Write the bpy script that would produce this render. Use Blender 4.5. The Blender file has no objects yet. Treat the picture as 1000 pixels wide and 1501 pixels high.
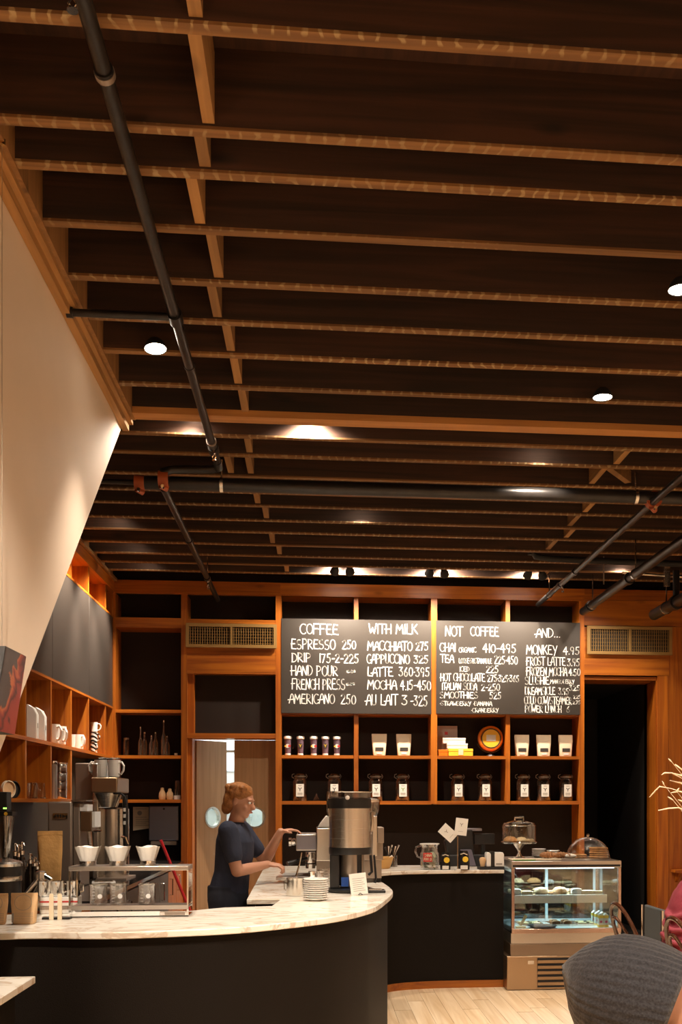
import bpy, bmesh, math, random
from mathutils import Vector, Matrix
random.seed(7)
C = bpy.context.scene.collection
S = bpy.context.scene
# ------------------------------------------------------------------ camera
FPX, PX0, PY0, EYE, TH = 1500.0, 604.6, 1176.0, 1.55, math.atan(0.0944)
CT, ST = math.cos(TH), math.sin(TH)
cam = bpy.data.cameras.new('camera'); camo = bpy.data.objects.new('camera', cam); C.objects.link(camo)
camo.location = (0, 0, EYE); camo.rotation_euler = (math.pi/2, 0, -TH)
cam.sensor_fit = 'HORIZONTAL'; cam.sensor_width = 36; cam.lens = 54
cam.shift_x = (500-PX0)/1000; cam.shift_y = (PY0-750.5)/1000; cam.clip_start = .05
S.camera = camo
# ------------------------------------------------------------------ world, exposure, lights
w = bpy.data.worlds.new('world'); S.world = w; w.use_nodes = True
w.node_tree.nodes['Background'].inputs[0].default_value = (1, .68, .42, 1)
w.node_tree.nodes['Background'].inputs[1].default_value = 0.02
S.view_settings.view_transform = 'Standard'; S.view_settings.look = 'None'
S.view_settings.gamma = 1; S.view_settings.exposure = 1.12
S.view_settings.use_curve_mapping = False
S.cycles.use_denoising = True
S.cycles.max_bounces = 7; S.cycles.transparent_max_bounces = 24
S.cycles.caustics_reflective = False; S.cycles.caustics_refractive = False
S.cycles.sample_clamp_indirect = 4
WARM = (1.0, .86, .70)
def area(name, loc, rot, size, energy, col):
    l = bpy.data.lights.new(name, 'AREA'); l.shape = 'RECTANGLE'; l.size, l.size_y = size
    l.energy = energy; l.color = col
    o = bpy.data.objects.new(name, l); C.objects.link(o); o.location = loc; o.rotation_euler = rot
    return o
# kitchen lamp beyond the swing doors
area('kitchen_light', (-.9, 13.3, 3.0), (0, 0, 0), (1.6, 1.4), 34, (.85, .97, 1))

# ------------------------------------------------------------------ picture geometry helpers
def _d(px): return (px-PX0)/FPX
def at(px, py, Y):
    a = _d(px); d = Y/(CT-a*ST); return Vector((d*(a*CT+ST), Y, EYE-(py-PY0)*d/FPX))
def atZ(px, py, Z):
    d = (EYE-Z)*FPX/(py-PY0); a = _d(px); return Vector((d*(a*CT+ST), d*(CT-a*ST), Z))
def atX(px, py, X):
    a = _d(px); d = X/(a*CT+ST); return Vector((X, d*(CT-a*ST), EYE-(py-PY0)*d/FPX))
def unit(p): return (p[1]*CT+p[0]*ST)/FPX      # metres per pixel at a point
# ------------------------------------------------------------------ mesh helpers
class MB:
    def __init__(s): s.v=[]; s.f=[]; s.m=[]; s.M=Matrix(); s.k=0
    def add(s, vs, fs):
        n=len(s.v); s.v += [tuple(s.M @ Vector(q)) for q in vs]
        flip = s.M.to_3x3().determinant() < 0
        for f in fs:
            g=[i+n for i in f]; s.f.append(g[::-1] if flip else g); s.m.append(s.k)
        return s
    def box(s, x0,x1,y0,y1,z0,z1):
        x0,x1=min(x0,x1),max(x0,x1); y0,y1=min(y0,y1),max(y0,y1); z0,z1=min(z0,z1),max(z0,z1)
        return s.add([(x0,y0,z0),(x1,y0,z0),(x1,y1,z0),(x0,y1,z0),(x0,y0,z1),(x1,y0,z1),(x1,y1,z1),(x0,y1,z1)],
          [(0,3,2,1),(4,5,6,7),(0,1,5,4),(1,2,6,5),(2,3,7,6),(3,0,4,7)])
    def cbox(s, c, sz): return s.box(c[0]-sz[0]/2,c[0]+sz[0]/2,c[1]-sz[1]/2,c[1]+sz[1]/2,c[2]-sz[2]/2,c[2]+sz[2]/2)
    def taper(s, z0, r0, z1, r1, c=(0,0), n=4, c1=None):
        """frustum with rectangular sections r=(hx,hy)"""
        c1=c1 or c
        a=[(c[0]+sx*r0[0],c[1]+sy*r0[1],z0) for sx,sy in ((-1,-1),(1,-1),(1,1),(-1,1))]
        b=[(c1[0]+sx*r1[0],c1[1]+sy*r1[1],z1) for sx,sy in ((-1,-1),(1,-1),(1,1),(-1,1))]
        return s.add(a+b,[(0,3,2,1),(4,5,6,7),(0,1,5,4),(1,2,6,5),(2,3,7,6),(3,0,4,7)])
    def lathe(s, prof, c=(0,0,0), seg=24, R=None):
        old=s.M
        s.M = old @ Matrix.Translation(Vector(c)) @ (R or Matrix())
        vs=[]; fs=[]; rows=[]
        for r,z in prof:
            if r<1e-6: rows.append([len(vs)]); vs.append((0,0,z))
            else:
                rows.append(list(range(len(vs),len(vs)+seg)))
                vs += [(r*math.cos(2*math.pi*i/seg), r*math.sin(2*math.pi*i/seg), z) for i in range(seg)]
        for a,b in zip(rows,rows[1:]):
            for i in range(seg):
                j=(i+1)%seg
                if len(a)==1 and len(b)==1: continue
                if len(a)==1: fs.append((a[0],b[j],b[i]))
                elif len(b)==1: fs.append((a[i],a[j],b[0]))
                else: fs.append((a[i],a[j],b[j],b[i]))
        s.add(vs,fs); s.M=old; return s
    def cyl(s, c, r, h, seg=24, R=None, r1=None):
        r1 = r if r1 is None else r1
        return s.lathe([(0,0),(r,0),(r1,h),(0,h)], c, seg, R)
    def ell(s, c, r, seg=16, rings=10, R=None):
        old=s.M
        if not hasattr(r,'__len__'): r=(r,r,r)
        s.M = old @ Matrix.Translation(Vector(c)) @ (R or Matrix()) @ Matrix.Diagonal((r[0],r[1],r[2],1))
        s.lathe([(0 if i in (0,rings) else math.sin(math.pi*i/rings), -math.cos(math.pi*i/rings)) for i in range(rings+1)], (0,0,0), seg)
        s.M=old; return s
    def tube(s, pts, r, seg=10, closed=False, caps=True):
        pts=[Vector(p) for p in pts]; n=len(pts)
        rs = r if hasattr(r,'__len__') else [r]*n
        vs=[]; fs=[]; prev=None
        for i,p in enumerate(pts):
            if closed: t=pts[(i+1)%n]-pts[i-1]
            else: t=pts[min(i+1,n-1)]-pts[max(i-1,0)]
            t.normalize()
            if prev is None:
                u=t.orthogonal().normalized()
            else:
                u=(prev-t*prev.dot(t))
                if u.length<1e-6: u=t.orthogonal()
                u.normalize()
            prev=u; b=t.cross(u)
            vs += [tuple(p+(u*math.cos(2*math.pi*k/seg)+b*math.sin(2*math.pi*k/seg))*rs[i]) for k in range(seg)]
        for i in range(n if closed else n-1):
            j=(i+1)%n
            for k in range(seg):
                l=(k+1)%seg; fs.append((i*seg+k,i*seg+l,j*seg+l,j*seg+k))
        if caps and not closed:
            fs.append(tuple(range(seg))[::-1]); fs.append(tuple((n-1)*seg+k for k in range(seg)))
        return s.add(vs,fs)
    def prism(s, poly, a, b, ax='z'):
        """poly in the plane across axis ax, extruded from a to b"""
        A=sum(poly[i][0]*poly[(i+1)%len(poly)][1]-poly[(i+1)%len(poly)][0]*poly[i][1] for i in range(len(poly)))
        if A<0: poly=poly[::-1]
        if a>b: a,b=b,a
        f={'z':lambda p,h:(p[0],p[1],h),'y':lambda p,h:(p[0],h,p[1]),'x':lambda p,h:(h,p[0],p[1])}[ax]
        n=len(poly); vs=[f(p,a) for p in poly]+[f(p,b) for p in poly]
        fs=[tuple(range(n))[::-1],tuple(range(n,2*n))]+[(i,(i+1)%n,(i+1)%n+n,i+n) for i in range(n)]
        if ax=='y': fs=[q[::-1] for q in fs]
        return s.add(vs,fs)
    def loft(s, secs, seg=20):
        """closed body of elliptic sections: (centre, rx, ry, R3x3 or None)"""
        vs=[];fs=[]
        for c,rx,ry,*R in secs:
            R=R[0] if R and R[0] else Matrix.Identity(3)
            vs += [tuple(Vector(c)+R@Vector((rx*math.cos(2*math.pi*k/seg),ry*math.sin(2*math.pi*k/seg),0))) for k in range(seg)]
        n=len(secs)
        for i in range(n-1):
            for k in range(seg):
                l=(k+1)%seg; fs.append((i*seg+k,i*seg+l,(i+1)*seg+l,(i+1)*seg+k))
        fs.append(tuple(range(seg))[::-1]); fs.append(tuple((n-1)*seg+k for k in range(seg)))
        return s.add(vs,fs)
    def limb(s, pts, rs, seg=14):
        for p,r in zip(pts,rs): s.ell(p,r,seg,8)
        for i in range(len(pts)-1): s.tube([pts[i],pts[i+1]],[rs[i],rs[i+1]],seg)
        return s
    def quad(s, a,b,c,d): return s.add([a,b,c,d],[(0,1,2,3)])
    def build(s, name, mat, parent=None, bevel=0, smooth=35, loc=None):
        me=bpy.data.meshes.new(name); me.from_pydata(s.v,[],s.f); me.update()
        mats = mat if isinstance(mat,(list,tuple)) else [mat]
        for m in mats: me.materials.append(m)
        me.polygons.foreach_set('material_index', [min(k,len(mats)-1) for k in s.m])
        if smooth:
            me.polygons.foreach_set('use_smooth',[True]*len(me.polygons))
            me.set_sharp_from_angle(angle=math.radians(smooth))
        o=bpy.data.objects.new(name,me); C.objects.link(o)
        if parent: o.parent=parent
        if loc is not None: o.location=loc
        if bevel:
            b=o.modifiers.new('bevel','BEVEL'); b.width=bevel; b.segments=2; b.limit_method='ANGLE'
        return o
def tag(o, label=None, cat=None, group=None, kind=None):
    if label: o['label']=label
    if cat: o['category']=cat
    if group: o['group']=group
    if kind: o['kind']=kind
    return o
def thing(name, label, cat, loc=(0,0,0), rz=0, group=None):
    o=bpy.data.objects.new(name,None); C.objects.link(o); o.empty_display_size=.05
    o.location=loc; o.rotation_euler=(0,0,rz); return tag(o,label,cat,group)
KIDS={}
def kids(o): return [c for c in list(C.objects) if c.parent==o]
def dup(root, loc, rz=None, label=None, sc=None):
    r=root.copy(); C.objects.link(r); r.location=loc
    if rz is not None: r.rotation_euler=(0,0,rz)
    if label: r['label']=label
    if sc: r.scale=sc
    for ch in kids(root):
        c=ch.copy(); C.objects.link(c); c.parent=r
        for g in kids(ch):
            d=g.copy(); C.objects.link(d); d.parent=c
    return r
def struct(name, mb, mat, parent=None, **k):
    o=mb.build(name, mat, parent, **k)
    if not parent: o['kind']='structure'
    return o
# ------------------------------------------------------------------ materials
def newmat(name):
    m=bpy.data.materials.new(name); m.use_nodes=True; nt=m.node_tree; return m,nt,nt.nodes['Principled BSDF']
def L(nt,a,b): nt.links.new(a,b)
def plain(name, col, rough=.5, metal=0, bump=0, bscale=60, var=0, vscale=8, spec=None, coat=0):
    m,nt,p=newmat(name)
    p.inputs['Base Color'].default_value=(*col,1); p.inputs['Roughness'].default_value=rough; p.inputs['Metallic'].default_value=metal
    if spec is not None: p.inputs['Specular IOR Level'].default_value=spec
    if coat: p.inputs['Coat Weight'].default_value=coat; p.inputs['Coat Roughness'].default_value=.1
    tc=nt.nodes.new('ShaderNodeTexCoord')
    if bump:
        n=nt.nodes.new('ShaderNodeTexNoise'); n.inputs['Scale'].default_value=bscale; n.inputs['Detail'].default_value=4
        b=nt.nodes.new('ShaderNodeBump'); b.inputs['Strength'].default_value=bump; b.inputs['Distance'].default_value=.01
        L(nt,tc.outputs['Object'],n.inputs['Vector']); L(nt,n.outputs['Fac'],b.inputs['Height']); L(nt,b.outputs['Normal'],p.inputs['Normal'])
    if var:
        n=nt.nodes.new('ShaderNodeTexNoise'); n.inputs['Scale'].default_value=vscale; n.inputs['Detail'].default_value=5
        r=nt.nodes.new('ShaderNodeMapRange'); r.inputs['From Min'].default_value=.3; r.inputs['From Max'].default_value=.7
        r.inputs['To Min'].default_value=1-var; r.inputs['To Max'].default_value=1+var
        mx=nt.nodes.new('ShaderNodeMix'); mx.data_type='RGBA'; mx.blend_type='MULTIPLY'; mx.inputs['Factor'].default_value=1
        mx.inputs['A'].default_value=(*col,1)
        L(nt,tc.outputs['Object'],n.inputs['Vector']); L(nt,n.outputs['Fac'],r.inputs['Value']); L(nt,r.outputs['Result'],mx.inputs['B']); L(nt,mx.outputs['Result'],p.inputs['Base Color'])
    return m
def wood(name, c0, c1, axis='x', rough=.5, sc=1.0, knots=True, var=.25, ticks=False, bump=.15):
    """grain stretched along one axis, knots, per-object tint"""
    m,nt,p=newmat(name); N=nt.nodes.new
    tc=N('ShaderNodeTexCoord'); mp=N('ShaderNodeMapping'); oi=N('ShaderNodeObjectInfo')
    s={'x':(.6,14,14),'y':(14,.6,14),'z':(14,14,.6)}[axis]
    mp.inputs['Scale'].default_value=tuple(q*sc for q in s)
    ad=N('ShaderNodeVectorMath'); ad.operation='ADD'
    cm=N('ShaderNodeCombineXYZ'); ml=N('ShaderNodeMath'); ml.operation='MULTIPLY'; ml.inputs[1].default_value=37
    L(nt,oi.outputs['Random'],ml.inputs[0])
    for k in range(3): L(nt,ml.outputs[0],cm.inputs[k])
    L(nt,tc.outputs['Object'],mp.inputs['Vector']); L(nt,mp.outputs['Vector'],ad.inputs[0]); L(nt,cm.outputs[0],ad.inputs[1])
    n=N('ShaderNodeTexNoise'); n.inputs['Scale'].default_value=1.2; n.inputs['Detail'].default_value=6; n.inputs['Distortion'].default_value=1.2
    L(nt,ad.outputs[0],n.inputs['Vector'])
    r=N('ShaderNodeValToRGB'); r.color_ramp.elements[0].position=.32; r.color_ramp.elements[1].position=.68
    r.color_ramp.elements[0].color=(*c0,1); r.color_ramp.elements[1].color=(*c1,1)
    L(nt,n.outputs['Fac'],r.inputs['Fac'])
    col=r.outputs['Color']
    if knots:
        mp2=N('ShaderNodeMapping'); mp2.inputs['Scale'].default_value={'x':(1.3,3.5,3.5),'y':(3.5,1.3,3.5),'z':(3.5,3.5,1.3)}[axis]
        v=N('ShaderNodeTexVoronoi'); v.inputs['Scale'].default_value=1.0
        ad2=N('ShaderNodeVectorMath'); ad2.operation='ADD'
        L(nt,tc.outputs['Object'],mp2.inputs['Vector']); L(nt,mp2.outputs['Vector'],ad2.inputs[0]); L(nt,cm.outputs[0],ad2.inputs[1]); L(nt,ad2.outputs[0],v.inputs['Vector'])
        kr=N('ShaderNodeMapRange'); kr.inputs['From Min'].default_value=.03; kr.inputs['From Max'].default_value=.11; kr.inputs['To Min'].default_value=.35; kr.inputs['To Max'].default_value=1
        L(nt,v.outputs['Distance'],kr.inputs['Value'])
        mk=N('ShaderNodeMix'); mk.data_type='RGBA'; mk.blend_type='MULTIPLY'; mk.inputs['Factor'].default_value=1
        L(nt,col,mk.inputs['A']); L(nt,kr.outputs['Result'],mk.inputs['B']); col=mk.outputs['Result']
    if ticks:   # pale marks of the old plaster laths
        wv=N('ShaderNodeTexWave'); wv.bands_direction='X'; wv.inputs['Scale'].default_value=5.2; wv.inputs['Distortion'].default_value=7; wv.inputs['Detail'].default_value=3; wv.inputs['Detail Scale'].default_value=1.3
        L(nt,tc.outputs['Object'],wv.inputs['Vector'])
        tr=N('ShaderNodeMapRange'); tr.inputs['From Min'].default_value=.8; tr.inputs['From Max'].default_value=.95; tr.inputs['To Max'].default_value=.75
        L(nt,wv.outputs['Fac'],tr.inputs['Value'])
        n2=N('ShaderNodeTexNoise'); n2.inputs['Scale'].default_value=.9; L(nt,ad.outputs[0],n2.inputs['Vector'])
        r2=N('ShaderNodeMapRange'); r2.inputs['From Min'].default_value=.40; r2.inputs['From Max'].default_value=.62; L(nt,n2.outputs['Fac'],r2.inputs['Value'])
        m2=N('ShaderNodeMath'); m2.operation='MULTIPLY'; L(nt,tr.outputs['Result'],m2.inputs[0]); L(nt,r2.outputs['Result'],m2.inputs[1]); tr=m2
        mt=N('ShaderNodeMix'); mt.data_type='RGBA'; mt.inputs['B'].default_value=(.42,.30,.15,1)
        L(nt,tr.outputs[0],mt.inputs['Factor']); L(nt,col,mt.inputs['A']); col=mt.outputs['Result']
    vr=N('ShaderNodeMapRange'); vr.inputs['To Min'].default_value=1-var; vr.inputs['To Max'].default_value=1+var
    L(nt,oi.outputs['Random'],vr.inputs['Value'])
    mv=N('ShaderNodeMix'); mv.data_type='RGBA'; mv.blend_type='MULTIPLY'; mv.inputs['Factor'].default_value=1
    L(nt,col,mv.inputs['A']); L(nt,vr.outputs['Result'],mv.inputs['B']); L(nt,mv.outputs['Result'],p.inputs['Base Color'])
    p.inputs['Roughness'].default_value=rough
    b=N('ShaderNodeBump'); b.inputs['Strength'].default_value=bump; b.inputs['Distance'].default_value=.004
    L(nt,n.outputs['Fac'],b.inputs['Height']); L(nt,b.outputs['Normal'],p.inputs['Normal'])
    return m
def glass(name, tint=(1,1,1), refl=.08, rough=.02):
    """thin clear glass: see-through with a mirror sheen that grows to the rim"""
    m,nt,p=newmat(name); nt.nodes.remove(p); N=nt.nodes.new
    t=N('ShaderNodeBsdfTransparent'); t.inputs[0].default_value=(*tint,1)
    g=N('ShaderNodeBsdfGlossy'); g.inputs['Roughness'].default_value=rough; g.inputs['Color'].default_value=(1,1,1,1)
    lw=N('ShaderNodeLayerWeight'); lw.inputs['Blend'].default_value=.35
    mr=N('ShaderNodeMapRange'); mr.inputs['To Min'].default_value=refl; mr.inputs['To Max'].default_value=.75
    mx=N('ShaderNodeMixShader'); L(nt,lw.outputs['Facing'],mr.inputs['Value']); L(nt,mr.outputs['Result'],mx.inputs[0])
    L(nt,t.outputs[0],mx.inputs[1]); L(nt,g.outputs[0],mx.inputs[2]); L(nt,mx.outputs[0],nt.nodes['Material Output'].inputs[0])
    return m
def emit(name, col, s):
    m,nt,p=newmat(name); p.inputs['Base Color'].default_value=(0,0,0,1)
    p.inputs['Emission Color'].default_value=(*col,1); p.inputs['Emission Strength'].default_value=s; return m
def brushed(name, col, rough=.3, axis='z', metal=1):
    m,nt,p=newmat(name); N=nt.nodes.new
    p.inputs['Metallic'].default_value=metal; p.inputs['Base Color'].default_value=(*col,1)
    tc=N('ShaderNodeTexCoord'); mp=N('ShaderNodeMapping'); mp.inputs['Scale'].default_value={'z':(1,1,200),'x':(200,1,1),'y':(1,200,1)}[axis]
    n=N('ShaderNodeTexNoise'); n.inputs['Scale'].default_value=3
    r=N('ShaderNodeMapRange'); r.inputs['To Min'].default_value=rough*.9; r.inputs['To Max'].default_value=rough*1.12
    L(nt,tc.outputs['Object'],mp.inputs['Vector']); L(nt,mp.outputs['Vector'],n.inputs['Vector']); L(nt,n.outputs['Fac'],r.inputs['Value']); L(nt,r.outputs['Result'],p.inputs['Roughness'])
    return m
M={}
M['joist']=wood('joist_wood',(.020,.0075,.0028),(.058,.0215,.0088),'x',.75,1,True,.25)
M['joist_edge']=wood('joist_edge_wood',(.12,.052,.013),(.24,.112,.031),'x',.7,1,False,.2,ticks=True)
M['beam']=wood('beam_wood',(.44,.18,.045),(.58,.26,.07),'x',.5,1,False,.1)
M['block']=wood('block_wood',(.24,.115,.034),(.38,.19,.058),'y',.7,1,True,.25)
M['blockz']=wood('rim_wood',(.24,.11,.03),(.38,.18,.055),'z',.7,1,True,.2)
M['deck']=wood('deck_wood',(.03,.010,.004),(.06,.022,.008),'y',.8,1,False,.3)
M['firx']=wood('fir_wood_across',(.25,.055,.0045),(.46,.135,.010),'x',.38,1,True,.15)
M['firy']=wood('fir_wood_deep',(.25,.055,.0045),(.46,.135,.010),'y',.38,1,True,.15)
M['firz']=wood('fir_wood_upright',(.25,.055,.0045),(.46,.135,.010),'z',.38,1,True,.15)
M['door']=wood('door_veneer',(.36,.20,.09),(.46,.27,.13),'z',.5,1,False,.04)
M['dark']=plain('dark_brown_paint',(.022,.014,.010),.75,0,.05,90)
M['back']=plain('dark_back_panel',(.018,.010,.0065),.8,spec=.3)
M['black']=plain('black_plastic',(.012,.011,.011),.35)
M['blackmatte']=plain('black_matte',(.012,.010,.009),.7)
M['panel']=plain('charcoal_panel',(.038,.030,.025),.36,0,.12,160)
M['bar']=plain('bar_front',(.006,.0036,.0022),.6,0,.25,240,spec=.15)
M['plaster']=plain('cream_plaster',(.80,.66,.53),.7,0,.02,40,.03,2)
M['brownwall']=plain('brown_wall_paint',(.11,.08,.055),.6)
M['white']=plain('white_paint',(.75,.73,.70),.5)
M['pipe']=plain('black_steel_pipe',(.028,.024,.022),.32,.5,.03,60,.2,12)
M['clampred']=plain('orange_coupling',(.35,.075,.02),.45)
M['steel']=brushed('brushed_steel',(.74,.69,.62),.26)
M['steelh']=brushed('brushed_steel_across',(.60,.55,.50),.32,'x')
M['greysteel']=plain('grey_enamel',(.36,.29,.235),.36,.6)
M['chrome']=plain('chrome',(.85,.82,.78),.08,1)
M['brass']=plain('brass',(.75,.5,.2),.25,1)
M['bronze']=brushed('bronze_steel',(.46,.32,.20),.35,'x')
M['rosesteel']=brushed('warm_steel',(.55,.40,.34),.25,'z')
M['china']=plain('white_china',(.84,.80,.74),.18,0,0,coat=.3)
M['paper']=plain('white_paper',(.82,.78,.71),.8)
M['kraft']=plain('kraft_paper',(.68,.43,.22),.75,0,.5,25,.12,9)
M['cream']=plain('cream_paper',(.74,.60,.42),.7,0,.15,20)
M['chalkw']=plain('white_marker',(.88,.84,.78),.6)
M['chalkb']=plain('menu_board_black',(.040,.032,.026),.4,0,.03,60)
M['glass']=glass('clear_glass'); M['glassb']=glass('display_glass',(.90,.97,.96),.05); M['dglass']=glass('brownish_glass',(.55,.48,.42),.12)
M['floor']=wood('floor_planks',(.58,.38,.21),(.76,.57,.38),'y',.42,1,False,.07,bump=.08)
M['lamp']=emit('lamp_lens',(1,.86,.68),14)
M['skin']=plain('skin',(.60,.30,.19),.5)
M['navy']=plain('navy_cotton',(.030,.036,.066),.85,0,.2,60)
M['hair']=plain('auburn_hair',(.36,.14,.035),.55,0,.6,90,.3,40)
M['denim']=plain('dark_denim',(.02,.022,.035),.85)
M['counter']=None
def marble():
    m,nt,p=newmat('cream_marble'); N=nt.nodes.new
    tc=N('ShaderNodeTexCoord'); mp=N('ShaderNodeMapping'); mp.inputs['Scale'].default_value=(1,2.6,1); mp.inputs['Rotation'].default_value=(0,0,.35)
    n=N('ShaderNodeTexNoise'); n.inputs['Scale'].default_value=2.2; n.inputs['Detail'].default_value=8; n.inputs['Distortion'].default_value=1.6
    r=N('ShaderNodeValToRGB'); e=r.color_ramp.elements
    e[0].position=.44; e[0].color=(.77,.71,.62,1); e[1].position=.60; e[1].color=(.78,.72,.64,1)
    q=e.new(.505); q.color=(.56,.44,.33,1); q=e.new(.52); q.color=(.77,.71,.62,1)
    L(nt,tc.outputs['Object'],mp.inputs['Vector']); L(nt,mp.outputs['Vector'],n.inputs['Vector']); L(nt,n.outputs['Fac'],r.inputs['Fac']); L(nt,r.outputs['Color'],p.inputs['Base Color'])
    p.inputs['Roughness'].default_value=.22; return m
M['counter']=marble()
# ================================================================== SETTING
YB, YW = 11.5, 11.85           # face of the wall casework, wall behind it
ZJ, HJ = 4.01, .30             # underside of joists, their height
XL, XR = -2.22, 6.2
def W(px): return at(px,1176,YB).x
def Zb(py, px=600): return at(px,py,YB).z
# floor: boards running towards the back wall, the ones in view one by one
sub=MB().box(-2.7,6.3,-6.1,11.9,-.08,-.012); fl=struct('floor',sub,M['dark'])
x=.2
pm=MB().box(0,.126,0,2.6,-.012,0); pl0=None
while x<5.0:
    for k in range(3):
        y0=-.9+k*2.61+((int(x*100)*37)%17)*.07
        if pl0 is None: pl0=pm.build('plank',M['floor'],fl,smooth=0); o=pl0
        else: o=pl0.copy(); C.objects.link(o)
        o.location=(x,3.0+y0,0)
        if k==2: o.scale=(1,(11.2-(3.0+y0))/2.6,1)
    x+=.128
far=MB()
far.box(-2.7,.198,-6,11.9,-.012,0).box(x,6.3,-6,11.9,-.012,0).box(.198,x,-6,1.99,-.012,0)
g=far.build('floor_board_field',M['floor'],fl,smooth=0); g['kind']='stuff'
# back wall with kitchen door opening and dark doorway
xd0,xd1 = at(276,1100,YB).x, at(405,1100,YB).x
xq0,xq1 = at(859,1100,YB).x, at(963,1100,YB).x
zdoor=at(340,1078,YB).z; zq=at(900,993,YB).z
wb=MB()
wb.box(-2.6,xd0,YW,YW+.12,0,4.3).box(xd0,xd1,YW,YW+.12,zdoor,4.3).box(xd1,xq0,YW,YW+.12,0,4.3).box(xq0,xq1,YW,YW+.12,zq,4.3).box(xq1,6.3,YW,YW+.12,0,4.3)
struct('wall_back',wb,M['back'])
struct('wall_left',MB().box(-2.68,-2.56,-6.1,12,0,4.4),M['brownwall'])
struct('wall_right',MB().box(6.2,6.32,-6.1,12,0,4.4),M['plaster'])
struct('wall_front',MB().box(-2.68,6.32,-6.2,-6.1,0,4.4),M['plaster'])
# dark room beyond the right doorway
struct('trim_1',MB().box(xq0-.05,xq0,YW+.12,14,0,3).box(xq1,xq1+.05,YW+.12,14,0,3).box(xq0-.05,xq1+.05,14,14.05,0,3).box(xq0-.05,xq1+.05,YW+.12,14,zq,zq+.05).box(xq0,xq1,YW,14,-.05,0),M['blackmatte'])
# kitchen beyond the swing doors: white walls, shelf, hood
kw=MB().box(xd0-.6,xd0-.5,YW+.12,14.6,0,3.2).box(xd1+.5,xd1+.6,YW+.12,14.6,0,3.2).box(xd0-.6,xd1+.6,14.5,14.6,0,3.2).box(xd0-.6,xd1+.6,YW+.12,14.6,3.2,3.3).box(xd0-.6,xd1+.6,YW,14.6,-.05,0)
struct('trim_2',kw,M['white'])
# ceiling: deck, joists, blocking, rim boards
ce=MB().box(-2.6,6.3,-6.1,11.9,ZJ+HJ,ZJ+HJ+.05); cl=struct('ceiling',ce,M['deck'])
yj=[-5.6+.41*i for i in range(15)]+[.55,1.0,1.45,1.9,2.3,2.75,3.33,3.84,4.10,4.50,4.95,5.35,5.74,6.18,6.68,7.00,7.38,7.85,8.25,8.62,9.06,9.46,9.92,10.36,10.74,11.12]
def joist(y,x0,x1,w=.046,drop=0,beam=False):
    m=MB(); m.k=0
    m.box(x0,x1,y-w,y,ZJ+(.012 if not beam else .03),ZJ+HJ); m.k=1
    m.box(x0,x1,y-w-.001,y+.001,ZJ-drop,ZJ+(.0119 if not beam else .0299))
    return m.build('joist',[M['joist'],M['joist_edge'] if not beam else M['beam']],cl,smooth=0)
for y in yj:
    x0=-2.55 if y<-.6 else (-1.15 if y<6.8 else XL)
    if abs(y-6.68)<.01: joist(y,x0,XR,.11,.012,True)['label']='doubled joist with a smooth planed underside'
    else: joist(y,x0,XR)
# short blocking between joists (pixel columns where the photograph shows them)
def block(px,py,dx=0):
    p=atZ(px,py,ZJ+.02); ys=[y for y in yj if y<p.y+.02]; y0=ys[-1] if ys else .5
    nx=[y for y in yj if y>y0]
    if not nx: return
    y1=nx[0]-(.112 if abs(nx[0]-6.68)<.01 else .047)
    m=MB().box(-.022,.022,y0+.001-p.y,y1-.001-p.y,0,.26)
    m.build('blocking',M['block'],cl,smooth=0,loc=(p.x+dx,p.y,ZJ+.02))
for px,py in ((285,10),(297,125),(298,228),(288,300),(315,375),(314,440),(335,495),(345,538),(357,588),(365,657),(366,684),(337,686),(376,727),(390,755),(399,790),(410,812),(420,832),
              (911,672),(878,697),(862,746),(836,770),(830,788),(811,797),(803,838)):
    block(px,py)
p=atZ(905,696,ZJ+.02)   # one brace set askew
m=MB(); m.M=Matrix.Rotation(math.radians(-38),4,'Z'); m.box(-.025,.025,-.2,.2,0,.09)
m.build('brace',M['block'],cl,smooth=0,loc=(p.x+.02,7.60,ZJ+.02))
# rim boards on the left
rim=MB()
for a,b in zip([y for y in yj if y<6.7],[y for y in yj if 1.0<=y<6.8]): pass
struct('trim_3',MB().box(-1.21,-1.15,-.5,6.70,ZJ-.01,ZJ+HJ),M['blockz'])
struct('trim_4',MB().box(-1.235,-1.195,-.5,6.72,ZJ-.075,ZJ-.012).box(-1.235,-1.17,-.5,6.72,ZJ-.035,ZJ-.012),M['block'])
struct('trim_5',MB().box(-2.56,-2.17,6.8,YB,ZJ-.035,ZJ-.005).box(XL-.05,XL,6.72,YB,ZJ-.005,ZJ+HJ),M['blockz'])
# wall beneath the stair, its far edge cut on the slope
poly=[(-.5,4.3),(6.70,4.3),(6.70,4.0),(6.74,3.99),(4.07,1.67),(2.2,.05),(2.2,0),(-.5,0)]
struct('wall_stair',MB().prism(poly,-1.36,-1.237,'x'),M['plaster'])
# ================================================================== COUNTERS
ZC=.985
def cz(*pp): return [(atZ(px,py,ZC).x,atZ(px,py,ZC).y) for px,py in pp]
def smooth_curve(pts,n=4):
    out=[]
    for i in range(len(pts)-1):
        p0=Vector(pts[max(i-1,0)]);p1=Vector(pts[i]);p2=Vector(pts[i+1]);p3=Vector(pts[min(i+2,len(pts)-1)])
        for k in range(n):
            t=k/n; out.append(tuple(.5*((2*p1)+(p2-p0)*t+(2*p0-5*p1+4*p2-p3)*t*t+(3*p1-p0-3*p2+p3)*t**3)))
    return out+[tuple(pts[-1])]
outer=smooth_curve([(-2.1,4.62),(-1.75,4.50)]+cz((40,1366.5),(150,1367),(250,1364),(350,1359),(442,1350),(500,1342),(540,1332.5),(557,1325))+
    [(.475,6.35),(.49,6.75),(.47,7.2),(.44,7.6),(.455,7.95),(.52,8.2),(.66,8.35),(.85,8.42),(1.1,8.45),(1.57,8.45)],4)
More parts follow.
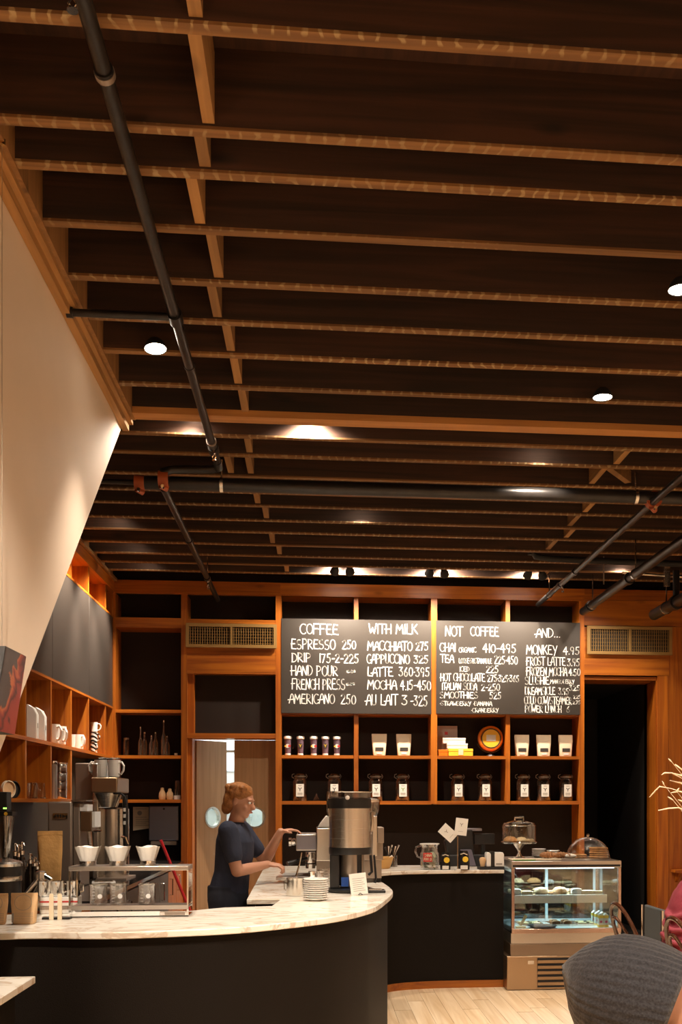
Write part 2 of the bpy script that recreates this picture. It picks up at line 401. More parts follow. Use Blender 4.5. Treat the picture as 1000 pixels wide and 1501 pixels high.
inner=[(1.57,9.15),(-.45,9.15),(-.40,6.02)]+cz((363,1319),(412,1318),(398,1328),(330,1330),(277,1335))[1:]+[(-1.8,5.3),(-2.1,5.35)]
ct=thing('bar_counter','curved bar counter with cream marble top and black front','counter')
top=MB().prism(outer+inner,ZC-.03,ZC).build('worktop',M['counter'],ct,bevel=.004)
def inset(path,d):
    out=[]
    for i,p in enumerate(path):
        a=Vector(path[max(i-1,0)]);b=Vector(path[min(i+1,len(path)-1)]);t=(b-a).normalized()
        out.append((p[0]-t.y*d,p[1]+t.x*d))
    return out
body_o=inset(outer,.035)
def strip(path,th,z0,z1):
    q=inset(path,th); m=MB(); n=len(path)
    vs=[(*p,z0) for p in path]+[(*p,z1) for p in path]+[(*p,z0) for p in q]+[(*p,z1) for p in q]
    fs=[]
    for i in range(n-1):
        fs+=[(i,i+1,n+i+1,n+i),(2*n+i+1,2*n+i,3*n+i,3*n+i+1),(n+i,n+i+1,3*n+i+1,3*n+i),(i+1,i,2*n+i,2*n+i+1)]
    fs+=[(0,n,3*n,2*n),(n-1,3*n-1,4*n-1,2*n-1)]
    return m.add(vs,fs)
strip(body_o,.03,.0,ZC-.03).build('front_panel',M['bar'],ct)
k0=next(i for i,p in enumerate(body_o) if p[1]>7.0)
b_=strip(inset(outer[k0:],.025),.012,0,.06).build('base_trim',M['firx'],ct); b_['label']='reddish wooden skirting strip'
iw=inset([p for p in inner],-.03) 
ib=MB()
for a,b in zip(inner[1:],inner[2:]):
    a=Vector(a);b=Vector(b);t=(b-a).normalized();nrm=Vector((t.y,-t.x))*-.05
    a2=a+nrm*1; b2=b+nrm*1
    ib.add([(*a2,0),(*b2,0),(*b2,ZC-.03),(*a2,ZC-.03)],[(0,1,2,3)])
ib.build('inner_panel',M['blackmatte'],ct)
MB().box(1.53,1.56,8.52,9.1,0,ZC-.03).build('end_panel',M['bar'],ct)
# near table corner lower left
p=atZ(52,1431,.86)
tb=thing('side_table','small marble-topped table, its corner at the lower left edge','table',(p.x,p.y,0))
MB().box(-.9,0,-.75,0,.832,.86).build('table_top',M['counter'],tb,bevel=.003)
MB().box(-.85,-.07,-.70,-.03,.02,.832).build('cabinet_body',M['bar'],tb)
MB().box(-.83,-.09,-.68,-.05,0,.02).build('plinth',M['blackmatte'],tb)
# ================================================================== BACK WALL CASEWORK
T=.05
ux={n:at(px,1176,YB).x for n,px in dict(a=270,b=408.5,c=522.5,d=636.5,e=745.5,f=853).items()}
xl0=at(166,1176,YB).x
z_top,z_rail=Zb(850,500)-.02,Zb(875,500)
def shelfbox(par,x0,x1,z,th=.035,y0=YB+.004,y1=YW-.004,m='firx',name='shelf'):
    return MB().box(x0,x1,y0,y1,z-th,z).build(name,M[m],par)
def upright(par,x,z0,z1,w=T,y0=YB,y1=YW-.003):
    return MB().box(x-w/2,x+w/2,y0,y1,z0,z1).build('upright',M['firz'],par)
zA,zB_=Zb(1107.5),Zb(1174)      # shelf tops
zM=Zb(1046)
# left bay
lb=thing('wall_shelving','open fir shelving bay in the left corner with bottles','shelving')
upright(lb,ux['a'],0,z_rail,.065); upright(lb,xl0+.01,Zb(1178),z_rail,.03)
xa,xb=xl0+.025,ux['a']-.0325
MB().box(xl0,ux['b']+.02,YB-.012,YB+.05,z_rail,ZJ-.015).build('top_rail',M['firx'],lb)
o=shelfbox(lb,xa,xb,Zb(905,200),.11)
for py in (1040,1107,1172): shelfbox(lb,xa,xb,Zb(py,200))
MB().box(xa,xb,YW-.02,YW-.003,Zb(1172,200),z_rail).build('back_panel',M['back'],lb)
# door bay: header, grille, transom, casing
def vent(px0,py0,px1,py1,label,split=None):
    a=at(px0,py0,YB-.005); b=at(px1,py1,YB-.005)
    v=thing('vent_grille',label,'vent',(a.x,YB-.034,b.z))
    w_,h_=b.x-a.x,a.z-b.z; f=.022*1.6
    fm=MB().box(0,w_,-.012,.012,0,f).box(0,w_,-.012,.012,h_-f,h_).box(0,f,-.012,.012,f,h_-f).box(w_-f,w_,-.012,.012,f,h_-f).box(w_/2-.012,w_/2+.012,-.012,.012,f,h_-f)
    fm.build('frame',M['vent'],v)
    MB().box(.005,w_-.005,.0145,.024,.005,h_-.005).build('backing',M['blackmatte'],v)
    s0=MB().box(-.0028,.0028,-.002,.014,f,h_-f); o=None
    n=17
    for h in (0,1):
        x0=f if h==0 else w_/2+.012; x1=w_/2-.012 if h==0 else w_-f
        for i in range(n):
            x=x0+(i+.5)*(x1-x0)/n
            if o is None: o=s0.build('slat',M['vent'],v,smooth=0); q=o
            else: q=o.copy(); C.objects.link(q)
            q.location=(x,0,0)
    hb=MB()
    for i in range(6): z=f+(i+.5)*(h_-2*f)/6; hb.box(f,w_-f,.005,.011,z-.002,z+.002)
    hb.build('cross_bars',M['vent'],v)
M['vent']=plain('ochre_vent_paint',(.30,.17,.05),.5,.3)
dbx0,dbx1=ux['a']+.0325,ux['b']-.025
hd=thing('door_surround','fir door casing with header boards around the swing doors','door casing')
zh0,zh1=Zb(985,340),Zb(952,340)
MB().box(dbx0,dbx1,YB+.002,YB+.03,zh0,zh1).build('header_board',M['firx'],hd)
MB().box(dbx0,dbx1,YB+.002,YB+.03,zh1,Zb(912,340)).build('header_board',M['firx'],hd)
MB().box(dbx0,dbx1,YB+.004,YW-.003,Zb(912,340),Zb(908,340)).build('ledge',M['firx'],hd)
MB().box(dbx0,dbx1,YB+.004,YW-.003,zh0-.02,zh0).build('ledge',M['firx'],hd)
MB().box(dbx0,dbx1,YB+.004,YW-.003,Zb(1082,340),Zb(1075,340)).build('transom_rail',M['firx'],hd)
MB().box(dbx0,dbx0+.07,YB+.06,YW,Zb(1075,340),zh0-.02).build('transom_stile',M['firz'],hd)
MB().box(dbx0,dbx0+.05,YB+.06,YW+.08,0,Zb(1082,340)).build('jamb',M['firz'],hd)
MB().box(dbx0+.07,dbx1,YB+.15,YB+.17,Zb(1075,340),zh0-.02).build('transom_panel',M['back'],hd)
MB().box(dbx0,dbx1,YW-.02,YW-.003,Zb(908,340),z_rail).build('back_panel',M['back'],hd)
vent(273,914,406,951,'ochre metal air grille above the swing doors')
# swing doors with portholes
def door_leaf(name,wd,flip,label):
    # built with hinge at origin, leaf along +x (or -x), hole at eye height
    z1=Zb(1082,340)-.004; zc=Zb(1199,373); cx=wd*(.52 if not flip else -.52); r=.115
    m=MB(); seg=32
    x0,x1=(0,wd) if not flip else (-wd,0)
    for yy,fl_ in ((-.02,False),(.02,True)):
        ring=[(cx+r*math.cos(2*math.pi*i/seg),yy,zc+r*math.sin(2*math.pi*i/seg)) for i in range(seg)]
        sq=[]
        for i in range(seg):
            a=2*math.pi*i/seg; c,s_=math.cos(a),math.sin(a)
            tx=(x1-cx)/c if c>1e-9 else ((x0-cx)/c if c<-1e-9 else 1e9)
            tz=(zc+.4-zc)/s_ if s_>1e-9 else (-.4/s_ if s_<-1e-9 else 1e9)
            t=min(tx,tz); sq.append((cx+c*t,yy,zc+s_*t))
        # square it off at the corners
        vs=ring+sq; fs=[(i,(i+1)%seg,seg+(i+1)%seg,seg+i) for i in range(seg)]
        for (qx,qz) in ((x1,zc+.4),(x0,zc+.4),(x0,zc-.4),(x1,zc-.4)):
            an=math.atan2(qz-zc,qx-cx)%(2*math.pi); i=int(an/(2*math.pi)*seg)%seg
            vs.append((qx,yy,qz)); fs.append((seg+i,seg+(i+1)%seg,len(vs)-1)[::-1])
        if not fl_: fs=[f[::-1] for f in fs]
        m.add(vs,[f[::-1] if False else f for f in fs])
    inn=[(cx+r*math.cos(2*math.pi*i/seg),y,zc+r*math.sin(2*math.pi*i/seg)) for y in (-.02,.02) for i in range(seg)]
    m.add(inn,[(i,(i+1)%seg,seg+(i+1)%seg,seg+i) for i in range(seg)])
    m.box(x0,x1,-.02,.02,.01,zc-.4); m.box(x0,x1,-.02,.02,zc+.4,z1)
    m.box(x0-.0005,x0+.0005,-.0199,.0199,zc-.4,zc+.4); m.box(x1-.0005,x1+.0005,-.0199,.0199,zc-.4,zc+.4)
    o=m.build(name,M['door'],None,smooth=0); o['kind']='structure'
    R=Matrix.Rotation(math.pi/2,4,'X')
    MB().lathe([(r-.012,-.026),(r+.008,-.026),(r+.008,.026),(r-.012,.026),(r-.012,-.026)],(cx,0,zc),32,R).build('porthole_ring',M['steel'],o)
    MB().lathe([(0,-.002),(r,-.002),(r,.002),(0,.002)],(cx,0,zc),32,R).build('porthole_glass',M['glassb'],o)
    o['label']=label
    return o
jx=dbx0+.05
dw=(dbx1-jx)/2-.004
xr_gap=at(344,1100,YW-.02).x
d1=door_leaf('door_1',dw,False,'left swing door leaf standing ajar'); d1.location=(jx+.003,YW-.02,0); d1.rotation_euler=(0,0,math.radians(48))
d2=door_leaf('door_2',dbx1-xr_gap,True,'right swing door leaf, closed'); d2.location=(dbx1-.003,YW-.02,0)
# menu shelving: four bays
ms=thing('display_shelving','four-bay fir display shelving holding jars, bags and tumblers','shelving')
for k,w_ in (('b',.065),('c',.05),('d',.07),('e',.05),('f',.06)):
    upright(ms,ux[k],zB_-.035 if k in 'cde' else 0,z_rail,w_,YB if k in 'bdf' else YB+.035)
MB().box(ux['b']+.02,ux['f']+.03,YB-.012,YB+.05,z_rail,ZJ-.015).build('top_rail',M['firx'],ms)
seq=['b','c','d','e','f']
for a,b in zip(seq,seq[1:]):
    x0,x1=ux[a]+.03,ux[b]-.03
    shelfbox(ms,x0,x1,zA); shelfbox(ms,x0,x1,zB_,.04); shelfbox(ms,x0,x1,zM+.01,.03,YB+.035); shelfbox(ms,x0,x1,z_rail+.035,.035)
    MB().box(x0,x1,YW-.02,YW-.003,zB_,z_rail).build('back_panel',M['back'],ms)
# right doorway header and post
rh=thing('doorway_surround','fir boards and casing around the dark right doorway','door casing')
xf=ux['f']+.03; xg=at(1003,1000,YB).x; xq=at(963,1000,YB).x
MB().box(xf,XR,YB-.012,YB+.05,z_rail+.02,ZJ-.015).build('top_rail',M['firx'],rh)
MB().box(xf,XR,YB-.004,YB+.03,Zb(918,950),z_rail+.018).build('header_board',M['firx'],rh)
MB().box(xf,at(981,1000,YB).x,YB+.0,YB+.03,Zb(990,920),Zb(920,920)).build('header_board',M['firx'],rh)
MB().box(xf,at(964,1000,YB).x,YB+.03,YW+.1,Zb(994,920)-.02,Zb(994,920)+.02).build('head_jamb',M['firx'],rh)
MB().box(xq,xq+.03,YB+.03,YW+.1,0,Zb(994,920)).build('jamb',M['firz'],rh)
xx=at(962,1000,YB).x+.02
for i,wd in enumerate((.13,.16,.14,.16,.15,.14,.16)):
    MB().box(xx,xx+wd-.003,YB+.0+.002*(i%2),YB+.03,0,Zb(990,980) if i==0 else Zb(919,980)).build('board',M['firz'],rh)
    xx+=wd
vent(860,918,984,961,'ochre metal air grille above the dark right doorway')
# ================================================================== LEFT WALL CASEWORK (plane x = XL)
def YL(px): return atX(px,1176,XL).y
yv=[YL(155),YL(130),YL(104.5),YL(75),YL(38)]; yv+= [yv[-1]-.74, yv[-1]-1.48]
XB=-2.55
lc=thing('wall_cubbies','fir cubby shelving along the left wall with cups','shelving')
zL0,zL1,zL2,zL3,zL4 = 1.55,2.057,2.577,3.60,3.86
for i,y in enumerate(yv):
    MB().box(XB,XL,y-.02,y+.02,zL1,zL2).build('divider',M['firz'],lc)
    if i>=2: MB().box(XB,XL,y-.02,y+.02,zL0+.03,zL1-.03).build('divider',M['firz'],lc)
    MB().box(XB,XL,y-.02,y+.02,zL3,zL4).build('divider',M['firz'],lc)
MB().box(XB,XL,YB-.03,YB,zL1,zL2).build('divider',M['firz'],lc); MB().box(XB,XL,YB-.03,YB,zL3,zL4).build('divider',M['firz'],lc)
ye=yv[-1]
MB().box(XB,XL+.003,ye,YB-.001,zL1-.03,zL1).build('shelf',M['firy'],lc)
MB().box(XB,XL+.003,ye,YB-.001,zL2-.001,zL2+.02).build('shelf',M['firy'],lc)
MB().box(XB,XL+.003,ye,yv[2]+.02,zL0,zL0+.03).build('shelf',M['firy'],lc)
MB().box(XB,XL+.003,ye,YB-.001,zL3-.02,zL3).build('shelf',M['firy'],lc)
MB().box(XB,XL+.02,ye,YB-.014,zL4,ZJ-.036).build('top_rail',M['firy'],lc)
MB().box(XB,XB+.012,ye,YB,zL1,zL2).build('back_panel',M['firz'],lc); MB().box(XB,XB+.012,ye,yv[2],zL0,zL1).build('back_panel',M['firz'],lc)
MB().box(XB,XB+.012,ye,YB,zL3,zL4).build('back_panel',M['firz'],lc)
ys=[YB-.012,atX(131,1176,XL).y,atX(77,1176,XL).y,atX(77,1176,XL).y-1.45]
for a,b in zip(ys,ys[1:]): MB().box(XL-.02,XL,b+.004,a-.004,zL2+.005,zL3-.005).build('cupboard_door',M['panel'],lc,bevel=.002)
MB().box(XB,XL-.03,ye,YB-.02,zL2+.02,zL3-.02).build('cupboard_body',M['blackmatte'],lc)
# left base cabinets with dark worktop
lbx=thing('base_cabinet','dark glossy-topped base cabinets along the left wall','cabinet')
M['gloss']=plain('dark_gloss_top',(.03,.026,.024),.12,0,0,coat=.5)
yl0=6.9
xe=ux['a']-.036
MB().box(-2.55,-1.455,yl0,YB-.006,.87,.90).box(-2.55,xe,YB-.006,YW-.004,.87,.90).build('worktop',M['gloss'],lbx)
MB().box(-2.54,-1.485,yl0+.02,YB-.008,.08,.87).box(-2.54,xe,YB-.008,YW-.006,.08,.87).build('cabinet_body',M['firz'],lbx)
MB().box(-2.5,-1.53,yl0+.05,YB-.01,0,.08).build('plinth',M['blackmatte'],lbx)
y=yl0+.04
while y<YB-.1:
    d_=MB().box(-1.485,-1.463,y,y+.56,.10,.85).build('cabinet_door',M['panel'] if y<10.3 else M['firz'],lbx)
    MB().tube([(-1.463,y+.06,.62),(-1.43,y+.06,.62),(-1.43,y+.06,.78),(-1.463,y+.06,.78)],.006,8).build('handle',M['chrome'],d_)
    y+=.575
# ================================================================== LAMPS AND PIPES
def downlight(loc,tilt=(0,0),e=60,cone=95,label='',r=.062,vis=True):
    t=thing('ceiling_lamp',label,'lamp',loc,0,'recessed ceiling lamps')
    R=Matrix.Rotation(tilt[0],4,'X')@Matrix.Rotation(tilt[1],4,'Y')
    MB().lathe([(r*.90,.0),(r*.95,-.003),(r*.98,.004),(r*.8,.03),(r*.5,.05),(0,.052)],(0,0,0),24,R).build('housing',M['blackmatte'],t)
    MB().lathe([(0,-.008),(r*.6,-.005),(r*.93,.002),(r*.9,.01),(0,.01)],(0,0,0),24,R).build('lens',M['lamp'],t)
    l=bpy.data.lights.new('lamp_light','SPOT'); l.energy=e; l.color=WARM; l.spot_size=math.radians(cone); l.spot_blend=.7; l.shadow_soft_size=.05
    o=bpy.data.objects.new('lamp_light',l); C.objects.link(o); o.parent=t; o.location=R@Vector((0,0,-.02)); o.rotation_euler=R.to_euler()
    return t
downlight((-.857,5.60,3.985),e=110,cone=70,tilt=(-.12,-.08),label='lit recessed lamp near the stair wall beside the black pipe')
downlight((1.726,4.72,3.985),e=130,label='lit recessed lamp at the right edge of the ceiling, nearer one')
downlight((1.718,6.02,3.985),e=130,label='lit recessed lamp on the right, just before the doubled joist')
downlight((-.037,6.85,4.12),tilt=(.5,0),e=110,cone=150,label='lamp hidden just behind the doubled joist')
downlight((1.62,7.15,4.12),tilt=(.35,0),e=90,label='lamp hidden above the thick black pipe on the right')
downlight((-1.72,9.25,4.12),tilt=(.08,.42),e=230,cone=75,label='lamp tucked between joists over the left base cabinets')
downlight((-1.72,10.12,4.12),tilt=(.05,.42),e=230,cone=75,label='lamp tucked between joists near the left back corner')
downlight((.4,8.82,4.12),tilt=(.3,0),e=90,cone=110,label='lamp tucked between joists above the espresso machine')
downlight((3.3,10.55,4.12),tilt=(.3,.2),e=60,cone=110,label='lamp tucked between joists before the dark right doorway')
downlight((-1.72,10.9,4.12),tilt=(.0,.42),e=160,cone=75,label='lamp tucked between joists in the left back corner')
for i,(x,y,tx) in enumerate(((-.7,2.1,.62),(.9,2.1,.6),(2.6,2.1,.6))):  # unseen lamps added to brighten the bar top and what stands on it
    downlight((x,y,3.985),tilt=(tx,.16 if i==0 else 0),e=(820,270,260)[i],cone=56,label=('left','middle','right')[i]+' lamp of an added unseen row over the seating, tilted to brighten the bar')
for i,x in enumerate((.2,2.4,4.6)):  # unseen lamp grid added as general fill and for the metal to reflect
    for j,y in enumerate((-4.4,-2.0,.35)):
        downlight((x,y,3.985),e=150,cone=110,label=('left','middle','right')[i]+' added fill lamp of the '+('rearmost','second','third')[j]+' row behind the camera')
for y in (3.95,6.35): downlight((4.4,y+.0,3.985),e=150,cone=100,label='ceiling lamp to the right of the picture, '+('nearer' if y<5 else 'farther'))
downlight((-.80,6.88,4.13),tilt=(-.2,.2),e=45,cone=140,label='lamp hidden behind the doubled joist close to the stair wall')
# small twin spotlights on the last joists
def twin(px,k,tg):
    c=at(px,836,10.885)
    t=thing('twin_spotlight','pair of small black spotlights '+k,'spotlight',(c.x,10.885,ZJ+.02),0,'twin spotlights aimed at the menu boards')
    MB().box(-.09,.09,-.02,.02,.275,.289).build('mounting_plate',M['blackmatte'],t)
    for s in (-1,1):
        R=Matrix.Rotation(math.radians(-128 if s<0 else -132),4,'X')@Matrix.Rotation(s*.25,4,'Y')
        h=MB(); h.lathe([(0,-.035),(.028,-.032),(.046,.01),(.05,.045),(.047,.05),(.042,.02),(0,.0)],(s*.075,0,-.01),20,R); h.tube([(s*.05,0,.275),(s*.06,0,.0)],.007,8)
        ho=h.build('lamp_head',M['blackmatte'],t)
        MB().lathe([(0,.043),(.043,.043),(.043,.046),(0,.046)],(s*.075,0,-.01),20,R).build('lens',M['lamp'],ho)
        l=bpy.data.lights.new('spot','SPOT'); l.energy=170; l.color=WARM; l.spot_size=math.radians(145); l.spot_blend=1; l.shadow_soft_size=.03
        o=bpy.data.objects.new('spot_light',l); C.objects.link(o); o.parent=t; o.location=(s*.075,.085,.05)
        tq=tg[0] if s<0 else tg[1]; tgt=at(tq[0],tq[1],YB)-t.location; l.energy=tq[2]; o.rotation_euler=(tgt-o.location).to_track_quat('-Z','Y').to_euler()
for px,k,tg in ((502,'above the coffee menu',((466,962,95),(576,975,95))),(641,'above the gap between the menu boards',((560,1100,80),(690,965,95))),(785,'above the right menu column',((722,1085,80),(790,1100,80)))): twin(px,k,tg)
# ---- sprinkler pipes
def ring(m,c,ax,r,w):
    R={'y':Matrix.Rotation(-math.pi/2,4,'X'),'x':Matrix.Rotation(math.pi/2,4,'Y'),'z':Matrix()}[ax]
    return m.lathe([(r*.6,-w/2),(r,-w/2),(r,w/2),(r*.6,w/2)],c,20,R)
def hanger(par,c,ax,r,mat=None):
    m=MB(); R={'y':Matrix.Rotation(-math.pi/2,4,'X'),'x':Matrix.Rotation(math.pi/2,4,'Y')}[ax]
    m.lathe([(r,-.012),(r+.006,-.012),(r+.006,.012),(r,.012),(r,-.012)],c,24,R)
    m.tube([(c[0],c[1],c[2]+r),(c[0],c[1],ZJ+.02)],.006,8)
    return m.build('hanger',mat or M['greysteel'],par)
def coupling(par,c,ax,r):
    m=MB(); ring(m,c,ax,r*1.35,.07); m.tube([(c[0]-.02,c[1]-.02,c[2]-r*1.25),(c[0]+.02,c[1]+.02,c[2]-r*1.6)],.022,10)
    o=m.build('coupling',M['clampred'],par); o['label']='orange coupling clamp'
    MB().cyl((c[0],c[1]-.03,c[2]-r*1.6),.013,.03,8,Matrix.Rotation(math.pi/2,4,'X')).build('bolt',M['chrome'],o)
def sprinkler(par,c):
    m=MB().tube([c,(c[0],c[1],c[2]-.03)],.011,8); m.tube([(c[0],c[1],c[2]-.03),(c[0]+.012,c[1],c[2]-.05),(c[0],c[1],c[2]-.07)],.003,6)
    m.tube([(c[0],c[1],c[2]-.03),(c[0]-.012,c[1],c[2]-.05),(c[0],c[1],c[2]-.07)],.003,6); m.cyl((c[0],c[1],c[2]-.073),.017,.003,12)
    m.build('sprinkler_head',M['chrome'],par)
xp,zp=-.692,3.95
p1=thing('sprinkler_pipe','black branch pipe running away over the stair-wall side','pipe')
MB().tube([(xp,-.5,zp),(xp,7.30,zp)],.026,20).build('pipe_run',M['pipe'],p1)
for y_,r_,w_ in ((3.44,.032,.03),(5.15,.036,.09),(5.72,.030,.02),(7.05,.036,.10),(3.1,.031,.03)):
    c=MB(); ring(c,(xp,y_,zp),'y',r_,w_); c.build('fitting',M['pipe'],p1)
MB().tube([(xp,5.15,zp),(-1.19,5.15,zp)],.019,14).build('branch_arm',M['pipe'],p1)
MB().lathe([(.0,0),(.026,0),(.026,.03),(0,.03)],(-1.185,5.15,zp),16,Matrix.Rotation(-math.pi/2,4,'Y')).build('end_cap',M['pipe'],p1)
hanger(p1,(xp,3.45,zp),'y',.028); hanger(p1,(xp,6.9,zp),'y',.028)
sprinkler(p1,(xp-.030,3.13,zp+.03)); sprinkler(p1,(xp+.01,7.0,zp-.02))
# main, across the room
zm=3.845; rm=.048; ym=7.5
p2=thing('main_pipe','thick black main pipe crossing the whole ceiling','pipe')
xm0=at(205,706,ym).x
MB().tube([(xm0,ym,zm),(XR,ym,zm)],rm,24).build('pipe_run',M['pipe'],p2)
MB().tube([(-2.2,ym,zm+.015),(xm0,ym,zm)],.018,12).build('thin_pipe_run',M['pipe'],p2)
coupling(p2,(xm0+.0,ym,zm),'x',.04)
for px in (325,932): hanger(p2,(at(px,710,ym).x,ym,zm),'x',rm+.001,M['steel'])
coupling(p2,(2.53,ym-.0,zm-.02),'y',.045)
# link from branch down to second branch
xs=-1.08
MB().tube([(xp,7.30,zp),(xp,7.40,zp-.01),(xp-.05,7.42,zp-.02),(xs+.06,7.42,zp-.03),(xs,7.42,zp-.05),(xs,7.44,zm+.02)],[.03,.034,.03,.03,.036,.04],16).build('elbow_link',M['pipe'],p2)
coupling(p2,(xs,7.43,zm+.01),'x',.042)
def branch(x,z,y0,y1,r,label,rings=(),hang=(),spr=()):
    t=thing('sprinkler_pipe',label,'pipe')
    MB().tube([(x,y0,z),(x,y1,z)],r,18).build('pipe_run',M['pipe'],t)
    for y in rings: c=MB(); ring(c,(x,y,z),'y',r*1.28,.07); c.build('fitting',M['pipe'],t)
    for y in hang: hanger(t,(x,y,z),'y',r+.001,M['chrome'] if y>9 else None)
    for y in spr: sprinkler(t,(x,y,z-r*.8))
    return t
branch(xs,3.79,7.44,11.47,.026,'black branch pipe beyond the main pipe on the left',(8.9,10.35),(10.4,),(10.45,))
branch(2.52,3.80,5.0,11.47,.027,'slim black branch pipe slanting past the main pipe on the right',(9.8,10.4),(10.9,),(10.3,))
branch(3.0,3.70,5.0,11.3,.044,'thick black branch pipe at the right edge',(9.6,11.0),(9.4,10.9),())
t=branch(3.72,3.62,6.0,11.0,.06,'stout black pipe ending in the upper right corner',(10.3,),(10.6,),())
MB().tube([(3.72,10.3,3.62),(3.72,10.3,3.95)],.035,14).build('riser',M['pipe'],t)
# ribbed black conduit loop
a=at(778,808,10.1)
pts=[(a.x,10.1,ZJ+.02),(a.x+.0,10.1,a.z+.03),(a.x+.05,10.1,a.z-.05),(a.x+.2,10.1,a.z-.07)]+[(a.x+.2+.3*i,10.1,a.z-.075-.004*i) for i in range(1,12)]
cd=MB().tube(pts,.032,12).build('conduit',M['blackmatte'],None); tag(cd,'black flexible conduit looping beneath the far joists','conduit')
MB().tube([(a.x+.75,10.1,3.75),(a.x+.75,10.1,ZJ+.02)],.007,8).build('hanger',M['greysteel'],cd)
q=at(960,852,10.4)
st=MB().tube([(q.x-.35,10.4,q.z+.08),(q.x+.35,10.4,q.z+.05)],.014,10).build('steel_conduit',M['steel'],None); tag(st,'short bright steel conduit at the upper right','conduit')
MB().box(q.x+.1,q.x+.16,10.38,10.42,q.z-.05,ZJ+.02).build('junction_box',M['steel'],st)
# ================================================================== MENU BOARDS with hand lettering
def arc(cx,cy,rx,ry,a0,a1,n=9): return [(cx+rx*math.cos(math.radians(a0+(a1-a0)*i/n)),cy+ry*math.sin(math.radians(a0+(a1-a0)*i/n))) for i in range(n+1)]
G={'A':[[(0,0),(.28,.9),(.42,1),(.58,.85),(.75,0)],[(-.18,.36),(.72,.42)]],'B':[[(.05,0),(.05,1)],[(.05,1)]+arc(.2,.76,.42,.24,90,-90)+[(.05,.52)],[(.05,.52)]+arc(.2,.26,.5,.26,90,-90)+[(.0,0)]],
'C':[arc(.42,.5,.42,.5,55,310,14)],'D':[[(.05,0),(.05,1)],[(-.02,1)]+arc(.12,.5,.55,.5,90,-90,12)+[(0,0)]],'E':[[(.6,.97),(.12,1),(.05,.5),(.08,.04),(.68,0)],[(-.02,.5),(.5,.53)]],
'F':[[(.05,0),(.08,1),(.7,1)],[(-.12,.52),(.5,.55)]],'G':[arc(.42,.5,.42,.5,55,330,14)+[(.8,.45),(.45,.45)]],'H':[[(.05,0),(.05,1)],[(.65,0),(.65,1)],[(-.12,.46),(.68,.5)]],'I':[[(.1,0),(.1,1)]],
'J':[[(.5,1),(.5,.2),(.3,0),(.05,.12)]],'K':[[(.05,0),(.05,1)],[(.62,1),(.05,.42)],[(.22,.55),(.68,0)]],'L':[[(.08,1),(.05,.03),(.6,.0)]],'M':[[(0,0),(.12,1),(.45,.4),(.78,1),(.88,0)]],
'N':[[(.02,0),(.08,1),(.6,0),(.66,1)]],'O':[arc(.38,.5,.36,.5,90,450,18)],'P':[[(.05,0),(.05,1)],[(.0,1)]+arc(.15,.72,.45,.28,90,-90)+[(.05,.44)]],'Q':[arc(.38,.5,.36,.5,90,450,18),[(.45,.2),(.8,-.05)]],
'R':[[(.05,0),(.05,1)],[(.0,1)]+arc(.15,.74,.42,.26,90,-90)+[(.1,.48),(.65,0)]],'S':[arc(.33,.75,.27,.25,60,250,9)+arc(.30,.25,.32,.25,70,-140,9)],'T':[[(.35,0),(.35,1)],[(-.05,1),(.75,1)]],
'U':[[(.05,1),(.05,.25)]+arc(.33,.22,.28,.22,180,360,7)+[(.61,1)]],'V':[[(0,1),(.3,0),(.62,1)]],'W':[[(0,1),(.2,0),(.45,.6),(.65,0),(.92,1)]],'X':[[(0,0),(.6,1)],[(0,1),(.6,0)]],'Y':[[(0,1),(.32,.45)],[(.65,1),(.2,-.1)]],'Z':[[(0,1),(.6,1),(0,0),(.62,0)]],
'0':[arc(.33,.45,.3,.47,90,450,16)],'1':[[(.15,0),(.15,.95)]],'2':[arc(.3,.7,.27,.25,160,-20,9)+[(.0,.0),(.62,.0)]],'3':[[(.05,.95),(.55,.95),(.22,.58)]+arc(.27,.28,.3,.28,80,-150,9)],'4':[[(.45,-.05),(.45,.98),(.0,.32),(.68,.34)]],
'5':[[(.55,.95),(.15,.93),(.1,.55)]+arc(.25,.28,.3,.3,75,-140,9)],'6':[[(.45,.95),(.12,.5)]+arc(.32,.25,.24,.25,140,500,14)],'7':[[(0,.93),(.55,.93),(.2,0)]],'8':[arc(.3,.7,.22,.24,270,630,12),arc(.3,.23,.27,.24,90,450,12)],'9':[arc(.3,.68,.25,.26,10,370,12)+[(.42,0)]],
'-':[[(.05,.42),(.42,.44)]],'.':[[(.08,0),(.12,.03)]],'·':[[(.08,.42),(.14,.46)]],'/':[[(0,-.1),(.5,1)]],'!':[[(.1,1),(.1,.3)],[(.1,.02),(.1,.06)]],'~':[[(0,.3),(.15,.6),(.3,.3),(.45,.7),(.55,.3),(.7,.62)],[(0,.5),(.85,.38)],[(.5,.2),(.8,.7)],[(.1,.2),(.4,.55),(.85,.55)]]}
ADV={'I':.3,'1':.36,'.':.26,'·':.32,' ':.5,'-':.55,'M':1.02,'W':1.02,'!':.3,'L':.7,'~':1.0,'/':.6}
def stroke(m,pts,w,T_):
    P=[Vector((T_(p)[0],T_(p)[2])) for p in pts]; y=T_(pts[0])[1]
    for a,b in zip(P,P[1:]):
        d=b-a
        if d.length<1e-5: continue
        d=d.normalized(); n=Vector((-d.y,d.x))*w/2; a=a-d*w*.35; b=b+d*w*.35
        q=[a-n,b-n,b+n,a+n]
        m.add([(v.x,y,v.y) for v in q],[(0,1,2,3)])
